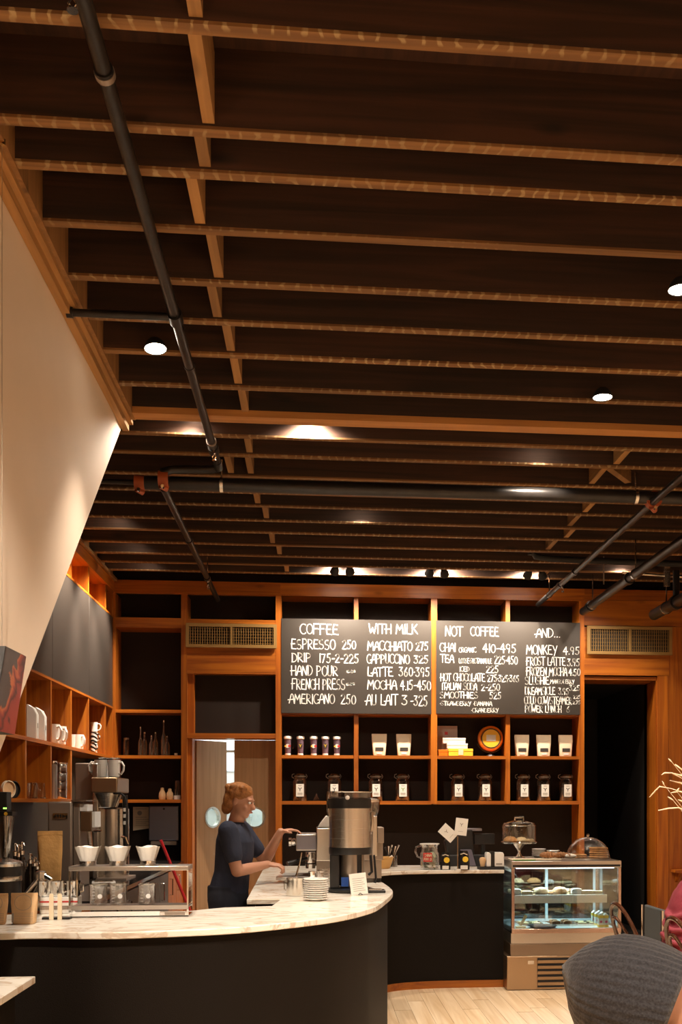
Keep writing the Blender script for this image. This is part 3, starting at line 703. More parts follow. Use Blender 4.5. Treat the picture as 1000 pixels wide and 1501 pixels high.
def write(par,text,px0,px1,pt,pb,Y,lw=.0108,mat=None,name='lettering',rnd=.03):
    """hand lettering on the plane y=Y spanning px0..px1, cap top pt, base pb"""
    a=at(px0,pb,Y); b=at(px1,pb,Y); t=at(px0,pt,Y); H=t.z-a.z; Wd=b.x-a.x
    adv=[ADV.get(ch,.80) for ch in text]; tot=sum(adv)-.12; sx=Wd/tot
    m=MB(); x=a.x
    for ch,ad in zip(text,adv):
        if ch in G:
            j=random.uniform(-rnd,rnd)*H; sh=random.uniform(.96,1.05)
            for pl in G[ch]: stroke(m,pl,lw,lambda p:(x+p[0]*sx,Y,a.z+j+p[1]*H*sh))
        x+=ad*sx
    m.build(name,mat or M['chalkw'],par,smooth=0)
YMN=YB-.006
def board(px0,px1,pyt,pyb,label):
    a=at(px0,pyb,YMN); b=at(px1,pyt,YMN)
    t=thing('menu_board',label,'menu board',(0,0,0))
    MB().box(a.x,b.x,YMN,YMN+.035,a.z,b.z).build('board',M['chalkb'],t)
    return t
YT=YMN-.0015
bd=board(412.5,632.5,910,1045,'left black menu board headed COFFEE and WITH MILK')
for tx,x0,x1,pt,pb in (('COFFEE',440,496,914,929),('ESPRESSO',427,491,937,951),('250',502,522,938,951),('DRIP',428,456,957,970),('175-2-225',468,526,958,971),('HAND POUR',427,495,976,990),
    ('FRENCH PRESS',428,506,995,1010),('AMERICANO',424,490,1017,1031),('250',500,522,1018,1032),
    ('WITH MILK',541,612,914,928),('MACCHIATO',539,604,940,953),('275',610,628,941,953),('CAPPUCCINO',538,600,959,972),('325',607,628,961,972),('LATTE',539,576,978,991),('360·395',585,630,978,991),
    ('MOCHA',539,581,997,1010),('4.15-450',587,632,997,1011),('AU LAIT',537,583,1018,1033),('3',589,598,1019,1033),('-325',602,627,1019,1034)):
    write(bd,tx,x0,x1,pt,pb,YT)
write(bd,'~',509,521,981,987,YT,.014); write(bd,'~',508,520,1000,1005,YT,.014)
bd=board(639.5,850.5,913,1046,'right black menu board headed NOT COFFEE and AND')
for tx,x0,x1,pt,pb in (('NOT',653,678,918,932),('COFFEE',690,731,919,932),('CHAI',645,668,943,955),('410-495',708,757,943,956),('TEA',646,665,960,971),('225·450',725,759,961,973),('225',713,731,976,986),
    ('HOT CHOCOLATE',646,711,987,998),('275·325·365',715,761,989,999),('ITALIAN SODA',648,699,1001,1011),('2-250',706,733,1002,1012),('SMOOTHIES',645,701,1014,1023),('525',718,735,1014,1024),
    ('AND',786,811,921,934),('...',812,821,921,934),('MONKEY',772,817,946,959),('4.95',826,850,948,959),('FROST LATTE',772,829,963,975),('3.95',832,850,965,976),('FROZEN MOCHA',772,831,978,990),('4.50',834,851,980,990),
    ('SLUSHIE',770,805,992,1003),('DREAMSICLE',770,814,1007,1018),('3.95',819,834,1008,1018),('3.25',835,850,1004,1012),('COLD COW/STEAMER',769,838,1021,1032),('POWER LUNCH',770,823,1034,1044),('6',830,836,1035,1044)):
    write(bd,tx,x0,x1,pt,pb,YT,.0095)
for tx,x0,x1,pt,pb in (('ORGANIC',673,698,949,956),('LOOSE·SUSTAINABLE',673,721,965,972),('ICED',674,688,977,984),('·STRAWBERRY ·BANANA',645,721,1028,1034),('·CRANBERRY',691,731,1038,1044),('MANGO·BERRY',807,842,996,1002),('2.25',841,851,1019,1024),('2.75',840,851,1027,1032)):
    write(bd,tx,x0,x1,pt,pb,YT,.0065)
# ================================================================== THINGS ON THE SHELVES
RX=Matrix.Rotation(math.pi/2,4,'X')
M['tumb']=plain('purplish_tumbler',(.16,.10,.13),.35)
M['purple']=plain('lavender',(.30,.25,.42),.5)
M['red']=plain('red_print',(.55,.03,.025),.5); M['yellow']=plain('yellow_print',(.85,.55,.04),.5); M['green']=plain('green_print',(.18,.36,.07),.6)
M['ink']=plain('dark_ink',(.03,.025,.02),.7); M['greyink']=plain('grey_ink',(.30,.26,.22),.7)
M['orange']=plain('orange_enamel',(.80,.20,.015),.25,0,0,coat=.4)
M['sugar']=plain('tea_leaves',(.05,.03,.02),.9,0,.8,60)
M['yelface']=plain('yellow_face',(.90,.50,.04),.4)
def disc(m,c,r,seg=16,rx=None): return m.lathe([(0,0),(r,0),(r,.0008),(0,.0008)],c,seg,Matrix.Rotation(math.pi/2,4,'X')@Matrix.Diagonal((1,(rx or 1),1,1)))
def ymark(m,c,s):  # the small forked emblem on labels
    x,y,z=c
    for pl in ([(-.5,.5),(0,0)],[(.5,.5),(0,0)],[(0,.05),(0,-.6)]):
        a,b=pl; dx,dz=b[0]-a[0],b[1]-a[1]; l=math.hypot(dx,dz); n=(-dz/l*.1,dx/l*.1)
        m.add([(x+(a[0]-n[0])*s,y,z+(a[1]-n[1])*s),(x+(b[0]-n[0])*s,y,z+(b[1]-n[1])*s),(x+(b[0]+n[0])*s,y,z+(b[1]+n[1])*s),(x+(a[0]+n[0])*s,y,z+(a[1]+n[1])*s)],[(0,1,2,3)])
    return m
def tumbler(kind,loc,label):
    t=thing('travel_tumbler',label,'tumbler',loc,0,'travel tumblers on the menu shelving')
    MB().lathe([(0,0),(.030,0),(.031,.012),(.040,.185),(.038,.187),(0,.187)]).build('cup_body',M['tumb'],t)
    MB().lathe([(.0295,.0),(.033,.002),(.0335,.02),(.0312,.022)]).build('base_ring',M['china'],t)
    MB().lathe([(.041,.182),(.047,.188),(.047,.205),(.042,.216),(0,.218)]).build('lid',M['china'],t)
    if kind==0:
        m=MB(); disc(m,(0,-.0375,.105),.023); m.build('round_badge',M['white'],t)
        MB().box(-.034,-.012,-.0385,-.037,.095,.112).build('yellow_stripe',M['yellow'],t); MB().box(.006,.034,-.0392,-.037,.094,.116).build('red_stripe',M['red'],t)
    else:
        m=MB(); disc(m,(0,-.0365,.108),.024,rx=1.15); m.build('round_badge',M['ink'],t)
        m=MB(); ymark(m,(0,-.0385,.110),.03); m.build('emblem',M['yellow'],t)
    return t
zs=zA+.001
nm=['leftmost','second','middle','fourth','rightmost']
for i,px in enumerate((422,440.5,460,477,494)):
    p=at(px,1105,YB+.12)
    tumbler(i%2,(p.x,YB+.12,zs),('%s of five tumblers in the row, '%nm[i])+('white round badge with red stripe' if i%2==0 else 'dark badge with yellow forked emblem'))
def bag(name,loc,w,h,d,mat,label,group=None,rz=0,band=True,lab=None):
    t=thing(name,label,'bag',loc,rz,group)
    m=MB(); m.loft([((0,0,0),w*.39,d*.5),((0,0,h*.05),w*.42,d*.52),((0,0,h*.35),w*.455,d*.48),((0,0,h*.7),w*.51,d*.28),((0,0,h*.9),w*.52,d*.08),((0,0,h),w*.52,d*.05)],24)
    # squarer section
    v=[]
    for x,y,z in m.v:
        hx,hy=max(abs(q[0]) for q in m.v if abs(q[2]-z)<1e-5),max(abs(q[1]) for q in m.v if abs(q[2]-z)<1e-5)
        u,s_=x/hx if hx else 0,y/hy if hy else 0; k=1/max(abs(u),abs(s_),1e-6)**.75 if (u or s_) else 1; r=math.hypot(u,s_) or 1
        v.append((max(-1,min(1,u/r*k**.0*1.28))*hx,max(-1,min(1,s_/r*1.28))*hy,z))
    m.v=v; m.build('bag_body',mat,t)
    MB().box(-w*.525,w*.525,-d*.07,d*.07,h*.93,h*.945).build('seal',mat,t)
    if band:
        y=-d*.41
        MB().add([(-w*.28,-d*.54,h*.22),(w*.28,-d*.54,h*.22),(w*.28,-d*.52,h*.38),(-w*.28,-d*.52,h*.38),(-w*.28,-d*.40,h*.20),(w*.28,-d*.40,h*.20),(w*.28,-d*.40,h*.36),(-w*.28,-d*.40,h*.36)],[(0,1,2,3),(5,4,7,6),(4,0,3,7),(1,5,6,2),(3,2,6,7),(4,5,1,0)]).build('band',M['ink'],t)
        MB().box(-w*.18,w*.18,-d*.56,-d*.545,h*.07,h*.16).build('label',M['white'],t)
    return t
for i,(px,k) in enumerate(((556,'left coffee bag of the pair in the second bay'),(592,'right coffee bag of the pair in the second bay, folded top'),(765,'leftmost of three cream coffee bags in the last bay'),(797,'middle of three cream coffee bags in the last bay'),(829,'rightmost of three coffee bags in the last bay, kraft folded top'))):
    p=at(px,1105,YB+.13); bag('coffee_bag',(p.x,YB+.13,zs),.165 if i<4 else .158,.25,.075,M['cream'],'cream '*(0)+k,'cream coffee bags on the menu shelving')
def jar(loc,label,fill=.0,lz=0,green=False):
    t=thing('storage_jar',label,'jar',loc,0,'glass clip jars on the bottom menu shelf'); t.scale=(1.08,1.08,1.08)
    MB().lathe([(0,.0),(.068,.0),(.076,.012),(.076,.20),(.066,.225),(.055,.238),(.055,.252)],seg=28).build('glass_body',M['jglass'],t)
    MB().lathe([(.056,.256),(.060,.258),(.060,.270),(.045,.282),(.02,.288),(0,.29)],seg=28).build('lid',M['dglass'],t)
    MB().lathe([(.057,.25),(.062,.252),(.062,.259),(.057,.259)],seg=28).build('seal_ring',M['greysteel'],t)
    MB().tube([(-.062,0,.235),(-.085,0,.25),(-.082,0,.275),(-.06,0,.283)],.0035,6).build('wire_clip',M['greysteel'],t); MB().tube([(.062,0,.235),(.075,0,.255),(.06,0,.28)],.0035,6).build('wire_clip',M['greysteel'],t)
    if fill: MB().lathe([(0,.006),(.070,.008),(.071,fill),(0,fill+.006)],seg=24).build('contents',M['sugar'],t)
    lb_=MB().box(-.040,.040,-.0795,-.0775,.045+lz,.175+lz).build('label_card',M['paper'],t)
    m=MB(); ymark(m,(0,-.0802,.12+lz),.034); m.build('emblem',M['green'] if green else M['ink'],lb_)
    m=MB(); [m.box(-.026,.026,-.0802,-.0797,.062+lz+k*.009,.066+lz+k*.009) for k in range(3)]; m.box(-.018,.018,-.0802,-.0797,.155+lz,.16+lz); m.build('print_lines',M['greyink'],lb_)
    return t
M['jglass']=glass('jar_glass',(.93,.91,.89),.07)
for px,k,f,g in ((440,'clip jar with small card label beneath the leftmost tumblers',0,0),(490,'clip jar with small card label left of the steel brewer lid',.05,0),(551,'clip jar with tall label directly beneath the left coffee bag pair',.1,0),(590,'clip jar with a green emblem on its label',.12,1),
    (671,'clip jar with patterned label beneath the small boxes',.16,0),(711,'clip jar beneath the round orange tin',.15,0),(767,'leftmost of the three clip jars in the last bay',.12,0),(797,'middle of the three clip jars in the last bay',.17,0),(830,'rightmost of the three clip jars in the last bay',.14,0)):
    p=at(px,1172,YB+.14); jar((p.x,YB+.14,zB_+.001),k,f,0,g)
p=at(464,1172,YB+.1); t=MB().taper(0,(.04,.04),.085,(.002,.002)).build('glass_pyramid',M['jglass'],None,loc=(p.x,YB+.1,zB_+.001)); tag(t,'tiny clear glass pyramid between the two leftmost jars','ornament')
# boxes pile and round tin
p=at(641,1106,YB+.1).x
def sbox(x0,x1,z0,z1,y0,y1,mat,label,rz=0,extra=None):
    t=thing('gift_box',label,'box',((x0+x1)/2,(y0+y1)/2,z0),rz,'small boxes piled in the third bay')
    w_,d_=(x1-x0)/2,(y1-y0)/2
    MB().box(-w_,w_,-d_,d_,0,(z1-z0)*.62).build('box_base',mat,t,bevel=.002); MB().box(-w_-.002,w_+.002,-d_-.002,d_+.002,(z1-z0)*.62,z1-z0).build('lid',mat,t,bevel=.002)
    if extra: MB().box(-w_*.2,w_*.2,-d_-.004,-d_-.0022,.01,(z1-z0)-.006).build('label_card',extra,t)
    return t
u=unit(at(640,1106,YB+.1)); X=lambda px: at(px,1106,YB+.1).x
sbox(X(642.5),X(656),zs,zs+.072,YB+.06,YB+.16,M['orange'],'small orange and red box at the left end of the pile')
sbox(X(657),X(692.5),zs,zs+.082,YB+.05,YB+.17,M['yellow'],'yellow box with a pale round sticker, lowest of the pile',0,M['cream'])
sbox(X(655),X(685),zs+.083,zs+.142,YB+.07,YB+.16,M['white'],'white box resting on the yellow box')
sbox(X(649),X(682),zs+.143,zs+.205,YB+.07,YB+.16,M['white'],'white box topmost of the pile')
t=thing('gift_card_box','pinkish square box with a red mark standing behind the pile','box',(X(657),YB+.23,zs),0)
m=MB(); m.M=Matrix.Rotation(-.12,4,'X'); m.box(-.13,.13,0,.03,0,.36); m.build('box_body',plain('pinkish_card',(.52,.40,.34),.7),t)
m=MB(); m.M=Matrix.Rotation(-.12,4,'X'); m.box(-.018,.018,-.001,.0,.255,.29); m.build('red_mark',M['red'],t)
p=at(719,1106,YB+.15)
t=thing('round_tin','round orange tin with a bright yellow face on a dark stand','tin',(p.x,YB+.15,zs))
MB().lathe([(.104,.03),(.122,.055),(.143,.035),(.150,0),(.143,-.03),(.112,-.045),(.108,-.03),(0,-.03)],(0,0,.205),36,RX@Matrix.Identity(4)).build('case',M['orange'],t)
MB().lathe([(.104,.045),(.112,.056),(.104,.056),(.103,.05)],(0,0,.205),36,RX).build('bezel',M['ink'],t)
MB().lathe([(0,.048),(.105,.048),(.105,.050),(0,.050)],(0,0,.205),36,RX).build('face',M['yelface'],t)
MB().box(-.055,.055,-.053,-.051,.175,.245).build('label_card',M['white'],t)
m=MB().lathe([(0,0),(.05,0),(.045,.01),(.018,.035),(.0,.04)]); m.tube([(.158*math.sin(q),0,.205-.158*math.cos(q)) for q in [(-1.2+.2*i) for i in range(13)]],.009,8); m.build('stand',M['black'],t)
# left bay bottles
zq1,zq2=Zb(1107,200)+.001,Zb(1172,200)+.001
M['bottle']=glass('bottle_glass',(.88,.87,.86),.10)
def bottle(px,h,r,kind,label,Y=YB+.15,z=None):
    p=at(px,1105,Y); t=thing('glass_bottle',label,'bottle',(p.x,Y,z or zq1),0,'clear bottles in the left bay')
    if kind=='slim': pr=[(0,0),(r,0),(r,h*.45),(r*.8,h*.55),(r*.32,h*.68),(r*.3,h*.97),(r*.38,h*.98),(r*.38,h)]
    elif kind=='jar': pr=[(0,0),(r,0),(r,h*.8),(r*.8,h*.88),(r*.8,h*.93)]
    else: pr=[(0,0),(r,0),(r,h*.55),(r*.7,h*.68),(r*.35,h*.78),(r*.35,h*.96),(r*.45,h)]
    MB().lathe(pr,seg=20).build('glass_body',M['bottle'],t)
    if kind=='jar': MB().lathe([(r*.85,h*.9),(r*.9,h*.9),(r*.9,h),(0,h)],seg=20).build('cap',M['greysteel'],t)
    else: MB().cyl((0,0,h),r*.3,h*.06,12).build('stopper',M['cream'] if 'cork' in label else M['steel'],t)
for a in ((185,.20,.034,'jar','squat clear jar with metal cap, leftmost of the bottle row'),(206,.30,.026,'slim','tall slim clear bottle second from the left jar'),(212,.25,.030,'x','clear bottle with cork close behind the slim one'),(222,.21,.028,'x','short clear bottle in the middle of the bottle row'),(228,.25,.032,'x','rounded clear bottle in the middle right of the row'),(240,.37,.030,'slim','tallest slim clear bottle of the left bay'),(245,.21,.034,'x','short clear bottle standing beside the tallest one')):
    bottle(*a,Y=YB+(.09 if a[0] in (206,222,240) else .18))
p=at(258,1105,YB+.1); tag(MB().cyl((0,0,0),.017,.028,14).build('small_cup',M['cream'],None,loc=(p.x,YB+.1,zq1)),'tiny cream pot at the right end of the bottle shelf','cup')
for px,h,k in ((238,.13,'left small rounded wooden shaker on the lower left shelf'),(249,.12,'right small rounded wooden shaker on the lower left shelf')):
    p=at(px,1170,YB+.12); tag(MB().lathe([(0,0),(.035,0),(.040,.03),(.036,.07),(.02,h*.8),(.018,h),(0,h+.004)]).build('wooden_shaker',M['kraft'],None,loc=(p.x,YB+.12,zq2)),k,'shaker',"wooden shakers on the lower left shelf")
p=at(260,1170,YB+.12); t=thing('salt_mill','clear and white mill at the right end of the lower left shelf','mill',(p.x,YB+.12,zq2))
MB().lathe([(0,0),(.04,0),(.04,.045),(0,.05)]).build('base',M['china'],t); MB().lathe([(.028,.05),(.026,.20),(.022,.21),(0,.212)]).build('glass_body',M['bottle'],t)
# cups and bags in the left cubbies
def mug(loc,rz,label,s=1,group='white mugs in the left cubbies',mat='china',name='coffee_mug'):
    t=thing(name,label,'mug',loc,rz,group)
    MB().lathe([(0,.002),(.032*s,0),(.040*s,.010*s),(.043*s,.10*s),(.046*s,.128*s),(.042*s,.128*s),(.039*s,.10*s),(.034*s,.012*s),(0,.012*s)]).build('cup_body',M[mat],t)
    MB().tube([(.040*s,0,.108*s),(.065*s,0,.112*s),(.082*s,0,.085*s),(.078*s,0,.05*s),(.060*s,0,.028*s),(.040*s,0,.03*s)],.0075*s,10).build('handle',M[mat],t)
    return t
zc1=zL1+.001; zc0=zL0+.031
yc=[(yv[i]+yv[i+1])/2 for i in range(len(yv)-1)]
def onx(px,X_): return atX(px,1176,X_).y
mug((-2.29,9.44,zc1),-.75,'large white mug with handle to the right in the cubby under the first cupboard seam',1.35)
mug((-2.29,9.20,zc1),-.6,'large white mug partly hidden by the left divider of its cubby',1.35)
mug((-2.29,onx(115,-2.29),zc1),-.7,'smaller white mug alone in the cubby right of the two large mugs',1.15)
mug((-2.29,9.86,zc1),2.4,'small white mug against the divider, its handle to the left',1.0)
def stripe_mat():
    m,nt,p=newmat('striped_glaze'); N=nt.nodes.new; tc=N('ShaderNodeTexCoord'); mp=N('ShaderNodeMapping'); mp.inputs['Rotation'].default_value=(.6,0,0)
    wv=N('ShaderNodeTexWave'); wv.bands_direction='Z'; wv.inputs['Scale'].default_value=9; r=N('ShaderNodeValToRGB'); r.color_ramp.interpolation='CONSTANT'
    r.color_ramp.elements[0].color=(.015,.013,.012,1); r.color_ramp.elements[1].position=.5; r.color_ramp.elements[1].color=(.82,.79,.74,1)
    L(nt,tc.outputs['Object'],mp.inputs['Vector']); L(nt,mp.outputs['Vector'],wv.inputs['Vector']); L(nt,wv.outputs['Fac'],r.inputs['Fac']); L(nt,r.outputs['Color'],p.inputs['Base Color']); p.inputs['Roughness'].default_value=.25; return m
M['stripe']=stripe_mat()
for i in range(3):
    mug((-2.29,onx(138,-2.29),zc1+i*.108),-.9+.5*i,['black and white striped mug at the bottom of the stack','black and white striped mug in the middle of the stack','white mug on top of the stack of three'][i],.82,'stacked mugs in the left cubbies','china' if i==2 else 'stripe')
for px,k in ((46,'left of the two white upright packets beside the slanting wall'),(58,'right of the two white upright packets beside the slanting wall')):
    t=thing('white_packet',k,'packet',(-2.28,onx(px,-2.28),zc1),0,'white packets in the left cubbies')
    MB().prism([(-.05,0),(.05,0),(.05,.20),(.025,.25),(-.02,.28),(-.05,.27)],-.035,.035,'y').build('packet_body',M['china'],t,bevel=.006)
    MB().box(.0505,.052,-.012,.012,.09,.13).build('printed_mark',M['greyink'],t)
# lower row: round lids, glasses, stacked tins
for px,k,c_ in ((19,'pale round tin lid leaning in the lower left cubby','cream'),(30,'dark round tin lid leaning behind the pale one','black')):
    t=thing('serving_tin',k,'lid',(-2.29,7.90 if px==19 else 8.02,zc0+.066),0,'round lids in the lower left cubby')
    R=Matrix.Rotation(math.radians(62),4,'Z')@RX
    MB().lathe([(0,-.02),(.058,-.02),(.066,-.01),(.066,.012),(.060,.014),(.056,-.006),(0,-.006)],(0,0,0),36,R).build('lid_rim',M[c_],t)
    MB().lathe([(0,-.004),(.054,-.004),(.054,0),(0,0)],(0,0,0),36,R).build('lid_face',M['kraft' if c_=='cream' else 'blackmatte'],t)
for i,(px,k) in enumerate(((47,'left'),(53,'middle'),(59,'right'))):
    t=thing('drinking_glass',k+' one of three upturned tumblers in the lower cubby','glass',(-2.28-.03*(i%2),onx(px,-2.28),zc0),0,'upturned glasses in the lower cubby')
    MB().lathe([(.045,0),(.042,.02),(.038,.12),(.034,.13),(0,.13)],seg=20).build('glass_body',M['bottle'],t); MB().lathe([(.043,0),(.048,.003),(.045,.008)],seg=20).build('rim',M['chrome'],t)
for i in range(4):
    t=thing('steel_canister',['lowest','second','third','topmost'][i]+' steel canister of the stack in the lower cubby','canister',(-2.29,onx(88,-2.29),zc0+i*.082),0,'stacked steel canisters in the lower cubby')
    MB().lathe([(0,0),(.058,0),(.060,.006),(.060,.062),(.056,.07),(0,.07)],seg=24).build('body',M['steel'],t); MB().lathe([(.060,.064),(.063,.066),(.063,.078),(.05,.081),(0,.081)],seg=24).build('lid',M['chrome'],t)
t=thing('steel_canister','slim dark steel canister against the divider of the lower cubby','canister',(-2.29,onx(78,-2.29),zc0),0)
MB().lathe([(0,0),(.035,0),(.035,.30),(0,.30)],seg=20).build('body',M['greysteel'],t); MB().lathe([(.036,.30),(.037,.302),(.037,.33),(0,.335)],seg=20).build('lid',M['chrome'],t)
# ================================================================== LEFT BACK: machines
def pos(px,X_=None,Y_=None): 
    return atX(px,1176,X_) if X_ is not None else at(px,1176,Y_)
def qx(px,Y_): return at(px,1176,Y_).x
def qz(py,px,Y_): return at(px,py,Y_).z
Yg=7.95
g=thing('bulk_grinder','tall grey steel coffee grinder with its maker plate, below the cubbies','grinder',(qx(90,Yg),Yg,.90))
w0,w1=qx(70,Yg)-g.location.x,qx(105,Yg)-g.location.x
MB().box(w0,w1,0,.42,0,.655).build('housing',M['greysteel'],g,bevel=.012)
w2=qx(115,Yg)-g.location.x; w3=qx(132,Yg)-g.location.x
MB().box(w1+.002,w2,.04,.38,.0,.64).build('side_column',M['greysteel'],g,bevel=.006)
MB().box(w1-.01,w2+.05,.02,.40,.658,.668).build('top_plate',M['steel'],g)
z=lambda py: qz(py,110,Yg)-.90
MB().box(w2+.002,w3,.06,.30,z(1219),z(1190)).build('spout_housing',M['bronze'],g,bevel=.004)
MB().box(w2+.002,w2+.055,.04,.24,z(1189),z(1179)).build('white_block',M['china'],g); MB().box(w3+.002,w3+.022,.06,.28,z(1213),z(1190)).build('white_tab',M['china'],g)
MB().tube([(w3-.03,.1,z(1219)),(w3-.01,.08,z(1250))],.02,8).build('spout',M['steel'],g)
MB().tube([(w3,.08,z(1219)),(w3+.07,.06,z(1218))],.008,8).build('lever',M['chrome'],g)
pl=MB().box(qx(78,Yg)-g.location.x,qx(99,Yg)-g.location.x,-.006,-.001,z(1199.5),z(1192)).build('name_plate',M['brass'],g)
# plate lettering, lower case strokes
low={'d':[arc(.3,.25,.28,.25,0,360,10),[(.58,0),(.58,1)]],'i':[[(.2,0),(.2,.5)],[(.2,.7),(.2,.75)]],'t':[[(.25,.9),(.25,.0),(.5,0)],[(0,.55),(.5,.55)]],'n':[[(.05,0),(.05,.5)]+arc(.28,.25,.22,.25,120,0,5)+[(.5,0)]],'g':[arc(.3,.25,.26,.25,0,360,10),[(.56,.5),(.56,-.3),(.1,-.35)]]}
m=MB(); xx_=qx(79.5,Yg)-g.location.x; hh=z(1193.5)-z(1198)
for ch in 'ditting':
    for plx in low[ch]:
        stroke(m,plx,.006,lambda q:(xx_+q[0]*.018,-.0075,z(1198)+q[1]*hh))
    xx_+={'i':.008}.get(ch,.0175)
m.build('plate_lettering',M['ink'],g,smooth=0)
# tall brewer
Yb=8.9
b=thing('coffee_brewer','tall steel coffee brewer with steel basket and mugs on top','coffee brewer',(qx(150,Yb),Yb,.90))
X=lambda px:qx(px,Yb)-b.location.x
z=lambda py: qz(py,150,Yb)-.90
MB().box(X(106),X(137),.1,.65,0,z(1118)).build('cabinet',M['greysteel'],b,bevel=.008)
MB().box(X(137)+.003,X(146),-.05,.45,0,z(1119)).build('front_post',M['steel'],b,bevel=.01)
MB().box(X(137)+.004,X(176),-.12,.42,z(1162),z(1140)).build('brew_head',M['bronze'],b,bevel=.01)
MB().lathe([(0,z(1183)),(.075,z(1183)),(.115,z(1163)),(.118,z(1162)-.002),(0,z(1162)-.002)],(X(159),.0,0),28).build('filter_basket',M['steel'],b)
MB().lathe([(0,.01),(.135,.01),(.14,.04),(.14,z(1186)),(.12,z(1184)),(0,z(1184))],(X(160),.14,0),32).build('urn_body',M['steel'],b)
hm=MB(); hm.tube([(X(170),-.1,z(1163)),(X(181),-.12,z(1163)),(X(187),-.12,z(1168)),(X(189),-.12,z(1180))],.009,8); hm.build('basket_handle',M['black'],b)
MB().tube([(X(184),-.02,z(1165)),(X(185),-.02,z(1246))],.022,10).build('sight_tube',M['black'],b)
for py in (1187,1196,1206): MB().cbox((X(184),-.045,z(py)),(.02,.008,.03)).build('gauge_light',M['china'],b)
MB().tube([(X(182),-.1,z(1226)),(X(189),-.13,z(1227)),(X(192),-.13,z(1236))],.012,8).build('tap',M['chrome'],b)
MB().box(X(146),X(190),-.15,.3,0,.012).build('base_plate',M['greysteel'],b)
for px,k in ((148,'left white mug standing on top of the coffee brewer'),(169,'right white mug standing on top of the coffee brewer')):
    mug((qx(px if px<160 else px-2,Yb+.1),Yb+.1,.90+z(1140)+.001),-.4 if px>160 else 3.3,k,1.2,'white mugs on the coffee brewer')
for i,px in enumerate((153,169)):
    q=at(px,1120,Yb+.1); tag(MB().ell((0,0,.004),(.055,.03,.006),14,6).build('coffee_spoon',M['chrome'],None,loc=(q.x,Yb+.1,.90+z(1140)+.001+.1655)),['left','right'][i]+' shiny spoon lying across a mug on the brewer','spoon','spoons on the brewer mugs')
# dispenser, notice, red stick
a=at(221,1181,YW-.021); c_=at(265,1238,YW-.021)
t=thing('towel_dispenser','bluish steel paper towel dispenser on the dark wall','dispenser',(a.x,YW-.16,c_.z))
M['bluesteel']=brushed('bluish_steel',(.30,.30,.36),.3,'x')
w_,h_=c_.x-a.x,a.z-c_.z
MB().box(0,w_,0,.155,.05,h_).build('housing',M['bluesteel'],t,bevel=.012); MB().box(.02,w_-.03,.01,.15,0,.045).build('lower_lip',M['greysteel'],t,bevel=.004)
m=MB(); disc(m,(w_/2,-.002,h_-.035),.012); m.build('lock',M['ink'],t)
a=at(188,1183,YB-.0); c_=at(221,1216,YB)
t=thing('wall_notice','printed notice sheet hanging left of the towel dispenser','notice',(a.x,YW-.05,c_.z)); w_,h_=c_.x-a.x,a.z-c_.z
MB().add([(0,0,-.02),(w_,0,.015),(w_,0,h_),(0,0,h_),(0,.012,-.02),(w_,.012,.015),(w_,.012,h_),(0,.012,h_)],[(0,1,2,3),(5,4,7,6),(0,4,5,1),(2,6,7,3),(1,5,6,2),(3,7,4,0)]).build('sheet',M['cream'],t)
m=MB(); disc(m,(w_*.3,-.001,h_*.72),.026); [m.box(w_*.12,w_*(.5+.4*random.random()),-.001,-.0005,h_*q,h_*q+.005) for q in (.9,.52,.42,.33,.25,.16)]; m.build('print_lines',M['greyink'],t)
t=thing('red_broom','red-handled broom leaning by the end of the left cabinets','broom',(-1.0,9.85,0))
e0=Vector((-.43,-.20,1.20)); e1=Vector((0,0,.06)); 
MB().tube([e0,e1],.014,10).build('handle',plain('red_lacquer',(.55,.02,.03),.35),t)
MB().box(-.03,.03,-.14,.14,.07,.11).build('brush_head',M['black'],t); MB().taper(0,(.03,.15),.07,(.025,.13)).build('bristles',M['kraft'],t)
# ================================================================== ON THE BAR
def cpt(px,py,z=None): p=atZ(px,py,ZC if z is None else z); return (p.x,p.y,(ZC if z is None else z)+.0008)
def U(p): return unit(p)
def bx(*a,**k): return MB().box(*a)
# pour-over stand
p=Vector(cpt(189,1344)); u=U(p); hw=86*u; H=74*u
t=thing('pour_over_stand','chrome and glass pour-over stand with three paper filters on the bar','coffee stand',p,0)
th=.020
MB().box(-hw,hw,0,.17,.0,.004).box(-hw,hw,0,.008,.0,.020).build('base_tray',M['chrome'],t)
MB().box(-hw,hw*.52,-.002,.0,.004,.026).build('white_front_strip',M['china'],t)
MB().box(hw*.60,hw*.94,-.002,.0,.006,.022).build('name_strip',M['greysteel'],t)
MB().box(-hw,hw,.0,.17,.044,.050).box(-hw,hw,-.003,.004,.034,.056).build('drip_shelf',M['steelh'],t)
MB().box(-hw,hw,-.004,.17,H-.022,H).build('top_shelf',M['steelh'],t,bevel=.002)
for x in (-hw+.004,hw-.004):
    for y in (.004,.164): MB().box(x-.004,x+.004,y-.004,y+.004,.0201,H-.0221).build('post',M['chrome'],t)
MB().box(hw-.003,hw-.001,.01,.16,.06,H-.024).build('side_glass',M['glass'],t)
M['filter']=plain('filter_paper',(.86,.82,.76),.85,0,.25,30)
